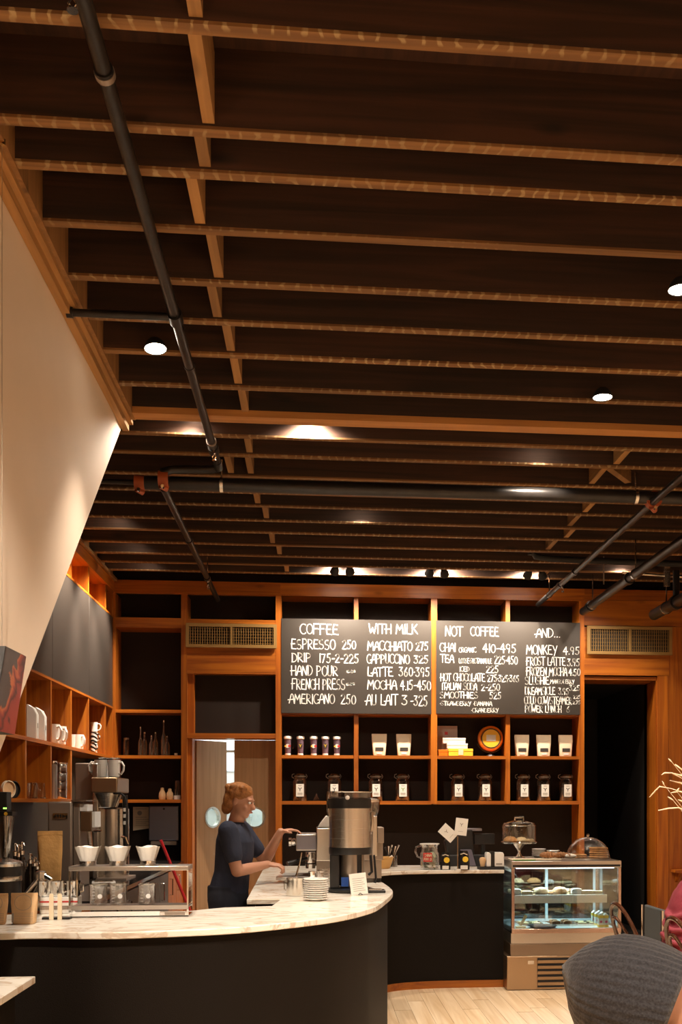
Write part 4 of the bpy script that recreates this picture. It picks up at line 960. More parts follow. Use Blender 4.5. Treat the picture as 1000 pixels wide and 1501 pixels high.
for i,(px,w_) in enumerate(((126,38),(169,38),(213,35))):
    x=(px-189.5)*u; r=w_*u/2
    f=thing('paper_filter',['left','middle','right'][i]+' white paper filter cone standing in the pour-over stand','filter',(p.x+x,p.y+.08,p.z+H+.001),0,'paper filters on the pour-over stand')
    m=MB(); seg=40; rows=[(r*.50,0,0),(r*.66,.032,0),(r*.98,.092,.006),(r*.99,.093,.006),(r*.95,.091,.006),(r*.48,.004,0)]
    vs=[];fs=[]
    for ri,(rr,z,wv) in enumerate(rows):
        for k in range(seg):
            a=2*math.pi*k/seg; q=rr*(1+.035*math.cos(12*a)*(z>.01)); vs.append((q*math.cos(a),q*math.sin(a),z+(wv and .0035*math.cos(3*a+i)+.0015*math.cos(7*a))))
    for ri in range(len(rows)-1):
        for k in range(seg): l=(k+1)%seg; fs.append((ri*seg+k,ri*seg+l,(ri+1)*seg+l,(ri+1)*seg+k))
    fs.append(tuple(range(seg))[::-1]); m.add(vs,fs); m.build('paper_cone',M['filter'],f,smooth=60)
    MB().lathe([(r*.5+.001,0),(r*.5+.008,0),(r*.66,.022),(r*.66-.006,.022)],seg=24).build('dripper_ring',M['chrome'],f)
def beaker(px,py,label,w_=25,h_=31,full=None,loc=None):
    q=Vector((p.x+(px-189.5)*u,p.y+.085,p.z+.0505)); r=w_*u/2
    g=thing('glass_beaker',label,'beaker',q,0,'beakers on the pour-over stand'); h=h_*u
    MB().lathe([(0,.002),(r*.92,.002),(r,.008),(r,h*.9),(r*1.1,h),(r*1.06,h),(r*.95,h*.9),(r*.95,.01),(0,.006)],seg=28).build('glass_body',M['glass'],g)
    m=MB(); [m.box(-r*.55,-r*.25,-r*1.02,-r*1.0,h*k-.001,h*k+.001) for k in (.2,.35,.5,.65,.8)]; m.build('scale_marks',M['white'],g)
    m=MB(); disc(m,(r*.35,-r*1.0,h*.45),r*.28); m.build('white_mark',M['white'],g)
    MB().tube([(r*1.08*math.cos(a*.26),r*1.08*math.sin(a*.26),h) for a in range(24)],.0018,6,True).build('rim',M['chrome'],g)
beaker(141,1326,'left glass beaker on the stand, filled with pale light'); beaker(170,1326,'middle glass beaker under the middle filter'); beaker(211,1326,'right glass beaker under the right filter')
# row of steel cups in a white rack with a red stripe
p=Vector(cpt(89,1340)); u=U(p)
t=thing('cup_rack','white rack with a red stripe left of the pour-over stand','rack',p)
MB().box(-30*u,24*u,.0,.10,.0,.085).build('rack_body',M['china'],t,bevel=.004); MB().box(-30*u,24*u,-.002,-.0005,.058,.066).build('red_stripe',M['red'],t); MB().box(-29*u,23*u,-.002,-.0005,.022,.042).build('grey_stripe',M['greysteel'],t)
for i,px in enumerate((62,81,104)):
    q=(p.x+(px-89)*u,p.y+.05,p.z+.086)
    g=thing('steel_pitcher',['left','middle','right'][i]+' shiny steel pitcher standing on the white rack','pitcher',q,0,'steel pitchers on the rack')
    MB().lathe([(0,.002),(.030,0),(.034,.01),(.034,.07),(.036,.078),(.033,.078),(.031,.01),(0,.008)],seg=28).build('pitcher_body',M['chrome'],g)
    MB().tube([(.034,.0,.065),(.046,.008,.06),(.046,.008,.025),(.034,0,.02)],.0035,8).build('handle',M['chrome'],g)
p=Vector(cpt(84,1348)); u=U(p)
t=thing('spoon_holder','low black and glass holder with two wooden paddles','holder',p)
MB().box(-22*u,18*u,0,.045,0,.010).build('base',M['black'],t)
MB().box(-22*u,18*u,.0,.003,.010,.055).box(-22*u,18*u,.042,.045,.010,.055).build('glass_wall',M['glass'],t)
MB().box(-22*u,18*u,-.001,.0,.018,.026).build('strip',M['china'],t)
for i,px in enumerate((76,88)):
    x=(px-84)*u
    w_=tag(MB().prism([(-.010,0),(.010,0),(.010,.118),(.006,.125),(-.006,.125),(-.010,.118)],-.003,.003,'y').build('wooden_paddle',M['cream'],None,loc=(p.x+x,p.y-.006,p.z)),['left','right'][i]+' pale wooden paddle standing in the glass holder','paddle','wooden paddles')
# kraft coffee bags on the bar
for px,py,k,rz in ((36,1354,'kraft coffee bag with round stamp and printed label standing on the bar',0.0),(-8,1355,'second kraft coffee bag cut by the left edge of the picture',.1)):
    p=Vector(cpt(px,py)); u=U(p)
    t=bag('kraft_bag',p,37*u*.98,45*u,.06,M['kraft'],k,'kraft coffee bags on the bar',rz,band=False)
    h=45*u; w_=37*u
    MB().tube([(w_*.33*math.cos(a*.2618),-.0225+.004*math.sin(a*.2618),h*.70+w_*.30*math.sin(a*.2618)) for a in range(24)],.0009,5,True).build('round_stamp',M['greyink'],t)
    m=MB(); m.box(-w_*.42,-w_*.34,-.0318,-.030,h*.06,h*.36); [m.box(-w_*.30,w_*.40,-.0318,-.031,h*(.08+.055*k_),h*(.08+.055*k_)+.0012) for k_ in range(6)]; m.build('printed_lines',M['greyink'],t)
# hopper grinder at left edge
p=Vector(cpt(8,1336)); u=U(p)
t=thing('hopper_grinder','black coffee grinder with silver bands and tapered clear hopper at the left edge','grinder',p)
MB().lathe([(0,0),(24*u,0),(24*u,.012),(22*u,.03),(22*u,50*u),(0,50*u)],seg=32).build('body',M['black'],t)
MB().lathe([(22.3*u,45*u),(22.8*u,46*u),(22.8*u,51*u),(22.3*u,52*u)],seg=32).build('silver_band',M['steel'],t)
MB().lathe([(0,50.1*u),(22.2*u,50.1*u),(22.2*u,66*u),(0,66*u)],seg=32).build('upper_body',M['black'],t)
MB().lathe([(0,66.1*u),(23.5*u,66.1*u),(24*u,70*u),(22*u,73*u),(8*u,77*u),(0,77*u)],seg=32).build('steel_lid',M['steel'],t)
MB().lathe([(5*u,77.1*u),(7*u,88*u),(12*u,140*u),(11*u,140*u),(6*u,88*u),(4*u,77.1*u)],seg=28).build('hopper',M['dglass'],t)
MB().lathe([(0,92*u),(6*u,92*u),(7*u,100*u),(0,106*u)],seg=20).build('beans',M['sugar'],t)
MB().box(-12*u,13*u,-12*u,12*u,140.2*u,146*u).build('collar',M['black'],t)
o=MB().box(-12*u,5*u,-10*u,12*u,146.2*u,175*u).build('control_box',M['blackmatte'],t,bevel=.003)
MB().box(0*u,2*u,-10.3*u,-10.05*u,150*u,152*u).box(2.8*u,4.6*u,-10.3*u,-10.05*u,150*u,152*u).build('green_led',emit('green_led',(.3,1,.1),2),t)
m=MB(); disc(m,(4*u,-12.2*u,143*u),2.6*u); m.build('yellow_sticker',M['yellow'],t)
# syrup bottles with pumps
M['syrup']=plain('dark_syrup_bottle',(.03,.02,.015),.15)
yb=5.75
k_=0
for i,(px,py) in enumerate(((22,1236),(27,1238),(32,1234),(24,1262),(33,1256),(40,1262),(44,1251),(50,1256),(54,1262))):
    Yq=6.98+.09*(i//3)-(.0 if i<3 else .0)
    q=at(px,py,Yq-.0 if i<3 else 7.25-.08*(i//3)); top=q.z; base=.901
    t=thing('syrup_bottle','dark syrup bottle with chrome pump, '+['back row left end','back row second','back row right end','middle row left end','middle row centre','middle row right end','front row left end','front row centre','front row right end'][i],'bottle',(q.x,q.y,base),0,'syrup bottles by the left edge')
    h=top-base
    MB().lathe([(0,0),(.018,0),(.0195,.01),(.0195,h*.58),(.012,h*.72),(.013,h*.80),(0,h*.80)],seg=16).build('bottle_body',M['syrup'],t)
    MB().lathe([(.015,h*.78),(.016,h*.78),(.016,h*.85),(.006,h*.87),(.005,h*.97),(.014,h*.98),(.014,h),(0,h)],seg=14).build('pump',M['chrome'],t)
    MB().tube([(0,0,h*.98),(.02,-.03,h*.975),(.025,-.04,h*.94)],.004,6).build('spout',M['chrome'],t)
# big kraft sack and scale on the left cabinets
q=at(62,1290,7.0); t=bag('paper_sack',(q.x,7.2,.901),.155,qz(1218,62,7.2)-.901,.13,plain('golden_kraft',(.70,.38,.12),.75,0,.7,14,.1,9),'tall crumpled kraft sack before the grey bulk grinder',None,.3,band=False)
q=atZ(152,1296,.901); t=thing('digital_scale','small white kitchen scale on the dark cabinet top','scale',(q.x-.0,q.y,.901),.2)
MB().box(-.09,.09,-.08,.08,0,.022).build('scale_body',M['china'],t,bevel=.006); MB().box(-.03,.05,-.0815,-.080,.004,.018).build('display',M['greysteel'],t); MB().box(-.07,.07,-.06,.06,.023,.027).build('weighing_plate',M['chrome'],t)
# angled steel tap handle
p=Vector(cpt(60,1334)); u=U(p)
t=thing('steam_kettle','steel kettle with long angled spout behind the pitchers','kettle',p)
MB().lathe([(0,0),(.045,0),(.05,.01),(.042,.09),(.02,.13),(.018,.16),(.026,.165),(.026,.20),(.016,.205),(0,.205)],seg=24).build('kettle_body',M['steel'],t)
MB().tube([(.01,0,.185),(.055,-.01,.155)],[.014,.016],12).tube([(-.015,0,.16),(-.075,-.02,.085)],[.012,.009],12).build('spout',M['chrome'],t)
# ---- right part of the bar: pitcher, saucers, brewer
p=Vector(cpt(433,1313)); u=U(p)
t=thing('milk_pitcher','steel milk pitcher left of the saucer stack','pitcher',p,2.6)
MB().lathe([(0,.002),(13*u,0),(13.5*u,.01),(12.5*u,22*u),(13.5*u,26*u),(12.8*u,26*u),(12*u,22*u),(12.5*u,.01),(0,.006)],seg=28).build('pitcher_body',M['steel'],t); MB().tube([(12*u,0,22*u),(19*u,0,21*u),(19*u,0,8*u),(12.5*u,0,6*u)],.004,8).build('handle',M['steel'],t)
p=Vector(cpt(463,1320)); u=U(p)
s0=MB().lathe([(0,.0),(.040,0),(.044,.004),(.068,.011),(.0735,.015),(.072,.017),(.060,.012),(.04,.008),(0,.008)],seg=36)
o=None
for i in range(10):
    c0=(p.x+random.uniform(-.0015,.0015),p.y,p.z+i*.0122)
    if o is None: o=s0.build('saucer',M['china'],None,loc=c0); q=o
    else: q=o.copy(); C.objects.link(q); q.location=c0
    tag(q,['bottom','second','third','fourth','fifth','sixth','seventh','eighth','ninth','topmost'][i]+' white saucer of the stack beside the steel brewer','saucer','stacked white saucers')
for dx,dy,k in ((-.022,.0,'left'),(.026,.01,'right')):
    t=thing('espresso_cup',k+' small steel and glass cup on top of the saucer stack','cup',(p.x+dx,p.y+dy,p.z+.1222+.0045)); MB().lathe([(0,.002),(.016,0),(.019,.02),(.020,.04),(.018,.04),(.016,.005),(0,.004)],seg=18).build('cup_body',M['chrome' if k=='left' else 'glass'],t); MB().lathe([(.0185,.036),(.0208,.038),(.0208,.042),(.0185,.042)],seg=18).build('rim',M['chrome'],t)
p=Vector(cpt(514,1309)); p.y+=.10; u=U(p)
t=thing('steel_brewer','tall round steel and black thermal brewer standing on the bar','coffee brewer',p)
r=31*u
MB().lathe([(0,0),(r*1.05,0),(r*1.12,.006),(r*1.12,.018),(r*1.0,.024),(0,.024)],seg=40).build('base',M['black'],t)
MB().box(.02,r*1.62,-r*.95,-.01,.0,.016).build('drip_ledge',M['black'],t,bevel=.003)
MB().box(r*.85,r*1.45,-r*.8,-.05,.0165,.022).build('drip_grid',M['steel'],t)
MB().box(-r*.95,-r*.50,-r*.4,r*.5,.024,55*u).build('column',M['black'],t,bevel=.006); MB().box(-r*.05,r*.55,-r*.1,r*.6,.024,55*u).build('column',M['black'],t,bevel=.006)
MB().lathe([(r*.55,.03),(r*.6,.04),(r*.6,54*u),(r*.5,54*u)],(r*.1,r*.45,0),20).build('inner_cylinder',M['greysteel'],t)
MB().lathe([(0,55*u),(r*.98,55*u),(r*1.0,57*u),(r*1.0,65*u),(0,65*u)],seg=40).build('lower_ring',M['black'],t)
MB().lathe([(0,65.2*u),(r*.985,65.2*u),(r*.985,122*u),(0,122*u)],seg=48).build('steel_drum',M['steel'],t)
MB().lathe([(0,122.2*u),(r*1.0,122.2*u),(r*1.0,136*u),(0,136*u)],seg=40).build('upper_ring',M['black'],t)
MB().lathe([(r*.97,136.2*u),(r*1.05,138*u),(r*1.06,145*u),(r*1.0,146.5*u),(0,147.5*u)],seg=40).build('lid',M['dglass'],t); MB().tube([(r*1.05*math.cos(a*.2),r*1.05*math.sin(a*.2),146*u) for a in range(32)],.004,6,True).build('lid_rim',M['chrome'],t)
MB().ell((-r*.15,-r*1.03,137.5*u),.014,12,8).build('front_knob',M['china'],t); MB().tube([(-r*1.02,-.02,146*u),(-r*1.06,-.03,130*u),(-r*1.0,-.03,110*u)],.008,8).build('lid_clip',M['chrome'],t); MB().tube([(r*1.03,-.02,116*u),(r*1.06,-.03,100*u),(r*1.0,-.03,88*u)],.008,8).build('side_clip',M['chrome'],t)
MB().tube([(r*.95,-r*.5,54*u),(r*1.0,-r*.6,30*u),(r*.85,-r*.7,26*u)],.009,8).tube([(r*1.12,-r*.4,54*u),(r*1.2,-r*.5,20*u),(r*1.15,-r*.6,14*u)],.007,8).build('dispense_lever',M['black'],t)
MB().box(-r*.42,-r*.08,-r*.3,-r*.28,.035,24*u*.9).build('blue_tag',plain('blue_tag',(.02,.10,.45),.5),t)
q=Vector(cpt(528,1312)); u=U(q)
t=thing('menu_card','white card with fine print leaning against the steel brewer','card',q,.08)
m=MB(); m.M=Matrix.Rotation(-.16,4,'X')@Matrix.Rotation(-.10,4,'Y'); m.box(-13*u,12*u,0,.002,.003,32*u); m.build('card',M['paper'],t)
m=MB(); m.M=Matrix.Rotation(-.16,4,'X')@Matrix.Rotation(-.10,4,'Y'); [m.box(-9*u,(9-2*(k%3))*u,-.0008,-.0002,(6+3*k)*u,(6.6+3*k)*u) for k in range(7)]; m.build('print_lines',M['greyink'],t)
MB().tube([(-.012,-.02,.003),(0,0,.012),(.012,-.02,.003)],.0025,6).build('clip_foot',M['black'],t)
# ---- espresso machine
Ye=7.15
def ex(px): return qx(px,Ye)
def ez(py): return qz(py,500,Ye)
x0=ex(464)
t=thing('espresso_machine','steel espresso machine seen from its side behind the brewer','espresso machine',(x0,Ye,ZC+.0008))
Z=lambda py: ez(py)-ZC-.0008
X=lambda px: ex(px)-x0
MB().box(X(464),X(485),.0,.50,Z(1262),Z(1214)).build('side_panel',M['steel'],t,bevel=.006)
MB().box(X(485)+.002,X(562),.03,.50,Z(1262),Z(1222)).build('machine_body',M['greysteel'],t,bevel=.008)
MB().box(X(546),X(553),.0,.28,Z(1255),Z(1196)).build('side_post',M['steel'],t,bevel=.004); MB().box(X(553)+.002,X(563),.0,.25,Z(1236),Z(1213)).build('side_box',M['greysteel'],t,bevel=.004)
MB().box(X(434),X(464)-.002,.02,.48,Z(1247),Z(1223)).build('group_cover',M['steelh'],t,bevel=.006); MB().box(X(435),X(464)-.003,.012,.019,Z(1245),Z(1225)).build('grey_face',M['bluesteel'],t)
MB().lathe([(0,0),(.022,0),(.026,.012),(.024,.03),(.03,.034),(.03,.05),(0,.05)],(X(434)-.001,.06,Z(1234)),20,Matrix.Rotation(-math.pi/2,4,'Y')).build('steam_knob',M['chrome'],t)
MB().lathe([(0,Z(1266)),(.032,Z(1266)),(.036,Z(1262)),(.036,Z(1250)),(0,Z(1250))],(X(455),.12,0),24).build('group_head',M['chrome'],t)
pf=MB().lathe([(0,0),(.034,0),(.036,.03),(0,.03)],(X(455),.12,Z(1274)),20).build('portafilter',M['chrome'],t)
MB().tube([(X(448),.10,Z(1259)),(X(437),.06,Z(1262)),(X(421),.02,Z(1266))],[.012,.016,.017],12).build('handle',M['black'],pf)
MB().tube([(X(442),.04,Z(1250)),(X(438),.02,Z(1270)),(X(434),.0,Z(1284))],.006,8).build('steam_wand',M['chrome'],t)
MB().box(X(464),X(560),.04,.48,.03,Z(1262)-.002).build('lower_body',M['greysteel'],t)
for sx in (X(468),X(556)):
    for sy in (.08,.44): MB().cyl((sx,sy,0),.018,.03,12).build('foot',M['black'],t)
MB().prism([(X(428),-.08),(X(464)-.002,-.08),(X(464)-.002,.44),(X(410),.44),(X(404),.06)],.022,.045).build('drip_tray',M['china'],t,bevel=.003)
MB().box(X(430),X(460),.0,.4,.0,.0215).build('tray_support',M['greysteel'],t)
MB().prism([(X(466),Z(1213)),(X(484),Z(1213)),(X(484),Z(1196)),(X(478),Z(1196)),(X(470),Z(1206))],.06,.20,'y').build('folded_cloth',M['china'],t,bevel=.004)
# glass pitcher next to it
q=Vector(cpt(476,1300)); u=U(q)
t=thing('clear_jug','clear ribbed jug between the espresso machine and the saucers','jug',q); MB().lathe([(0,.003),(8*u,.001),(9*u,.01),(10*u,27*u),(9.4*u,27*u),(8.4*u,.012),(0,.008)],seg=24).build('glass_body',M['glass'],t)
for k in range(6): MB().tube([(9.9*u*math.cos(a*.2618),9.9*u*math.sin(a*.2618),(4+4*k)*u) for a in range(24)],.0012,5,True).build('rib',M['chrome'],t)
# round hopper grinder behind, on the back counter leg
q=at(541,1290,8.15)
t=thing('small_grinder','small coffee grinder with round clear hopper behind the brewer','grinder',(q.x,8.15,ZC+.0008))
u=unit(q); zz=lambda py: qz(py,541,8.15)-ZC-.0008
MB().box(-.07,.07,-.09,.09,0,.03).box(-.055,.055,-.05,.08,.03,zz(1206)).build('grinder_body',M['greysteel'],t,bevel=.008)
MB().lathe([(.03,zz(1206)+.001),(.06,zz(1200)),(.085,zz(1188)),(.09,zz(1176)),(.086,zz(1176)),(.05,zz(1198)),(.028,zz(1204))],seg=28).build('hopper',M['dglass'],t)
MB().lathe([(.0,zz(1176)+.001),(.093,zz(1176)+.001),(.093,zz(1172)),(.02,zz(1169)),(0,zz(1169))],seg=28).build('hopper_lid',M['chrome'],t)
# ---- back counter
def bpt(px,py): return Vector(cpt(px,py))
q=bpt(561,1273); u=U(q)
t=thing('wicker_basket','golden wicker basket with lavender packets on the back counter','basket',q)
M['wicker']=plain('golden_wicker',(.62,.34,.10),.6,0,.6,120)
MB().lathe([(0,.0),(10*u,0),(13*u,6*u),(16*u,17*u),(15*u,17*u),(12*u,7*u),(9*u,2*u),(0,2*u)],seg=28).build('basket_body',M['wicker'],t)
for k in range(5): MB().tube([((10.6+1.25*k)*u*math.cos(a*.2618),(10.6+1.25*k)*u*math.sin(a*.2618),(2+3.4*k)*u) for a in range(24)],.004,6,True).build('weave_band',M['wicker'],t)
for k,(dx,rz) in enumerate(((-.04,.3),(-.01,-.4),(.02,.9))):
    m=MB(); m.M=Matrix.Translation((q.x+dx,q.y,q.z+.05))@Matrix.Rotation(rz,4,'Y'); m.box(-.012,.012,-.02,.02,0,.085 if k else .11); tag(m.build('sugar_packet',M['purple'] if k<2 else M['paper'],None),['leaning left','standing upright','leaning right'][k]+' packet in the wicker basket','packet','packets in the wicker basket')
for i,(px,k) in enumerate(((570,'left dark jar of utensils behind the basket'),(578,'right dark jar of utensils behind the basket'))):
    q=bpt(px,1270.5); t=thing('utensil_jar',k,'jar',q,0,'utensil jars'); MB().lathe([(0,0),(.028,0),(.030,.10),(.028,.10),(.026,.01),(0,.008)],seg=18).build('jar_body',M['dglass'],t)
    for j in range(3): MB().tube([(0,0,.01),(.012*(j-1),.01,.12),(.03*(j-1)+.012*i,.0,.17+.01*j)],[.004,.004,.009],8).build('utensil',M['steel' if j else 'black'],t)
q=bpt(630,1274.5); u=U(q)
t=thing('tip_jug','glass jug of banknotes with a red label on the back counter','jug',q)
r=14*u
MB().lathe([(0,.003),(r*.9,.001),(r,.012),(r,24*u),(r*.86,27*u),(r*.86,34*u),(r*1.02,37.5*u),(r*.95,37.5*u),(r*.8,33*u),(r*.93,24*u),(r*.94,.014),(0,.008)],seg=28).build('glass_body',M['glass'],t)
MB().tube([(-r*.9,0,35*u),(-r*1.4,0,33*u),(-r*1.5,0,26*u),(-r*1.3,0,19*u),(-r*.95,0,17*u)],.008,8).build('handle',M['glass'],t)
MB().tube([(r*1.02*math.cos(a*.2618),r*1.02*math.sin(a*.2618),37.5*u) for a in range(24)],.003,6,True).build('rim',M['china'],t)
for k in range(14):
    m=MB(); a=random.uniform(0,6.28); m.M=Matrix.Translation((r*.5*math.cos(a),r*.5*math.sin(a),(2+1.5*k)*u))@Matrix.Rotation(a,4,'Z')@Matrix.Rotation(random.uniform(-.9,.9),4,'Y')
    m.box(-r*.36,r*.36,-r*.25,r*.25,0,.003); n_=m.build('banknote',M['note'] if 'note' in M else M.setdefault('note',plain('banknote',(.42,.46,.30),.8,0,0,60,.3,30)),t)
lb_=MB().box(-11*u,2*u,-r*1.03,-r*1.01,12*u,25*u).build('red_label',M['red'],t)
def wr(par,text,x0,x1,z0,z1,y,lw,mat):
    adv=[ADV.get(ch,.80) for ch in text]; tot=sum(adv)-.12; sx=(x1-x0)/tot; m=MB(); x=x0
    for ch,ad in zip(text,adv):
        for pl in G.get(ch,[]): stroke(m,pl,lw,lambda p_:(x+p_[0]*sx,y,z0+p_[1]*(z1-z0)))
        x+=ad*sx
    return m.build('label_lettering',mat,par,smooth=0)
wr(lb_,'CHINA',-9.5*u,1*u,19.5*u,23*u,-r*1.035,.004,M['cream']); wr(lb_,'FUND 21',-9.8*u,1*u,14*u,17.5*u,-r*1.035,.004,M['cream'])
# black bags with yellow stickers
for px,py,w_,h_,k in ((653,1276,15,26,'left black coffee bag with round yellow sticker'),(680,1276,17,28,'right black coffee bag with round yellow sticker')):
    q=bpt(px,py-1); u=U(q)
    t=thing('black_bag',k,'bag',q,-.1,'black coffee bags on the back counter')
    m=MB(); m.loft([((0,0,0),w_*u*.5,.04),((0,0,h_*u*.4),w_*u*.52,.04),((0,0,h_*u*.8),w_*u*.42,.028),((0,-.01,h_*u*.95),w_*u*.35,.012),((0,-.015,h_*u),w_*u*.3,.008)],20); m.build('bag_body',plain('black_foil',(.012,.011,.011),.25,0,.5,30),t)
    m=MB(); disc(m,(w_*u*.12,-.044,h_*u*.56),4.2*u,24); m.build('round_sticker',M['yellow'],t)
    m=MB(); m.box(-w_*u*.3,w_*u*.32,-.0445,-.041,h_*u*.04,h_*u*.24); m.build('white_label',M['paper'],t)
    MB().tube([(-w_*u*.28,-.03,h_*u*.82),(0,-.036,h_*u*.88),(w_*u*.3,-.03,h_*u*.8)],.006,8).build('tie',M['steel'],t)
q=bpt(671,1276); u=U(q)
t=thing('sign_stand','thin metal stand holding two tilted white cards','sign',q)
MB().cyl((0,0,0),.028,.012,20).build('round_foot',M['china'],t); MB().tube([(0,0,.01),(0,0,50*u)],.0045,8).build('rod',M['bronze'],t)
for k,(cx,cy,ang,w_,h_) in enumerate(((-14.5,55,math.radians(-40),17,25),(5,64,math.radians(7),18,25))):
    for nm_,mt,yo in (('card','paper',0),('emblem','greyink',-.003)):
        m=MB(); m.M=Matrix.Translation((cx*u,-.012-.004*k,cy*u))@Matrix.Rotation(ang if k else math.radians(-48),4,'Y')
        if nm_=='card': m.box(-w_*u/2,w_*u/2,0,.002,-h_*u/2,h_*u/2)
        else: ymark(m,(0,-.0012,3*u),.024); m.box(-.02,.02,-.0012,-.0008,-7*u,-6.6*u)
        m.build(nm_,M[mt],t)
# till, screen, card reader
q=bpt(690,1271); u=U(q)
t=thing('cash_register','black cash register terminal behind the sign cards','cash register',(q.x,q.y+.12,q.z))
X=lambda px:(px-690)*u
Zz=lambda py:(1273-py)*u
MB().prism([(-.18,0),(.16,0),(.16,.10),(-.18,.10)],0,.10,'z').build('till_base',M['blackmatte'],t,bevel=.01)
MB().prism([(X(655),Zz(1236)),(X(672),Zz(1219)),(X(697),Zz(1219)),(X(700),Zz(1262)),(X(660),Zz(1262))],.02,.16,'y').build('terminal_hood',M['black'],t,bevel=.012)
MB().prism([(X(676),Zz(1248)),(X(693),Zz(1248)),(X(700),Zz(1272)),(X(688),Zz(1272))],-.06,-.03,'y').build('receipt_slope',plain('mauve_grey',(.13,.11,.14),.5),t,bevel=.004)
MB().box(X(686),X(711),.03,.12,Zz(1221),Zz(1217)).build('card_reader',M['bluesteel'],t,bevel=.003)
sc=MB().box(X(700),X(731),.06,.09,Zz(1241),Zz(1225)).build('customer_screen',M['black'],t,bevel=.004); MB().box(X(711),X(717),.07,.10,0,Zz(1241)).build('screen_post',M['black'],t)
q=bpt(722,1274.5); u=U(q)
t=thing('napkin_holder','cream napkin dispenser on a dark tray at the end of the back counter','dispenser',q)
MB().box(-20*u,17*u,-.03,.10,0,4*u).build('tray',M['blackmatte'],t)
for a_,b_ in ((-9,-2.5),(3,17)):
    MB().prism([(a_*u,4.1*u),(b_*u,4.1*u),(b_*u,22*u),((b_-2)*u,25*u),((a_+1)*u,25*u),(a_*u,23*u)],-.015,.09,'y').build('holder_half',M['china'],t,bevel=.004)
MB().box(-2.4*u,2.9*u,-.01,.08,4.1*u,26*u).build('black_spine',M['black'],t)
MB().box(5*u,14*u,-.0165,-.0155,7*u,9*u).build('printed_mark',M['greyink'],t)
MB().lathe([(0,4.2*u),(3.2*u,4.2*u),(5*u,14*u),(4*u,17*u),(0,18*u)],(-14*u,.02,0),14).build('napkin_bundle',M['kraft'],t)
# ================================================================== PASTRY CASE
yc0=8.33
xl_,xr_=at(750,1300,yc0).x,at(911,1300,yc0).x
t=thing('pastry_case','steel and glass refrigerated pastry case full of pastries','display case',((xl_+xr_)/2,yc0,0))
hw=(xr_-xl_)/2; D=.74; zt=at(830,1262,yc0).z
Z=lambda py: at(830,py,yc0).z
zg1,zg0=Z(1272),Z(1361); zr=Z(1368)
zb0=Z(1400); zb=Z(1449)
# base: louvred steel body, a little wider
xb=at(743.5,1420,yc0-.02).x-t.location.x
MB().box(xb,-xb,-.02,D,zb+.0,zb0-.002).build('lower_body',M['bronze'],t,bevel=.004)
MB().box(xb+.02,-xb-.02,.03,D-.05,0,zb-.001).build('plinth',M['blackmatte'],t)
MB().prism([(-.02,zb0),(D,zb0),(D,Z(1383)),(.02,Z(1383)),(.0,Z(1384))],-hw-.01,hw+.01,'x').build('sloped_apron',M['bronze'],t)
MB().box(-hw,hw,.018,D,Z(1383)+.001,zr).build('steel_band',M['steelh'],t)
gx0=at(788,1420,yc0-.02).x-t.location.x; gx1=-gx0+ .03
MB().box(gx0,gx1,-.024,-.021,Z(1446),Z(1403)).build('grille_backing',M['blackmatte'],t)
for k in range(5):
    z0=Z(1444)+k*(Z(1404)-Z(1444))/5
    m=MB(); m.M=Matrix.Translation((0,-.03,z0+.02))@Matrix.Rotation(.5,4,'X'); m.box(gx0,gx1,-.004,.004,-.014,.014); m.build('louvre',M['bronze'],t)
MB().box(at(774,1408,yc0-.02).x-t.location.x,at(783,1408,yc0-.02).x-t.location.x,-.0225,-.0205,Z(1412),Z(1407)).build('maker_plate',M['steel'],t)
# frame
ps=.026
MB().box(-hw,hw,-.004,.026,zr+.001,zg0).box(-hw,hw,.0,D,zr+.001,zr+.015).build('bottom_rail',M['rosesteel'],t,bevel=.003)
MB().box(-hw,hw,-.004,D,zg1,zt).build('top_panel',M['steelh'],t,bevel=.003)
MB().box(-hw+.01,hw-.01,-.0065,-.0045,zg1+.008,zg1+.026).build('dark_gasket',M['black'],t)
for sx in (-1,1):
    for y in (0,D-ps): MB().box(sx*hw-(ps if sx>0 else 0),sx*hw+(ps if sx<0 else 0),y,y+ps,zr+.015,zg1-.0005).build('corner_post',M['rosesteel'],t,bevel=.003)
    MB().box(sx*(hw-.002),sx*(hw-.006),ps,D-ps,zr+.016,zg1-.001).build('side_glass',M['glassb'],t)
MB().box(-hw+ps,hw-ps,.006,.010,zg0,zg1-.001).build('front_glass',M['glassb'],t)
# rear sliding doors with white frames
M['caselight']=plain('case_white_frame',(.62,.66,.66),.4)
for i in (0,1):
    x0,x1=(-hw+ps,0.0) if i==0 else (-.02,hw-ps)
    y=D-.03-.012*i; m=MB(); f=.022
    m.box(x0,x1,y,y+.01,zr+.02,zr+.02+f).box(x0,x1,y,y+.01,zg1-.02-f,zg1-.02).box(x0,x0+f,y,y+.01,zr+.02+f,zg1-.02-f).box(x1-f,x1,y,y+.01,zr+.02+f,zg1-.02-f)
    fr=m.build('rear_door_frame',M['caselight'],t); MB().box(x0+f,x1-f,y+.003,y+.006,zr+.02+f,zg1-.02-f).build('door_glass',M['dglass'],fr)
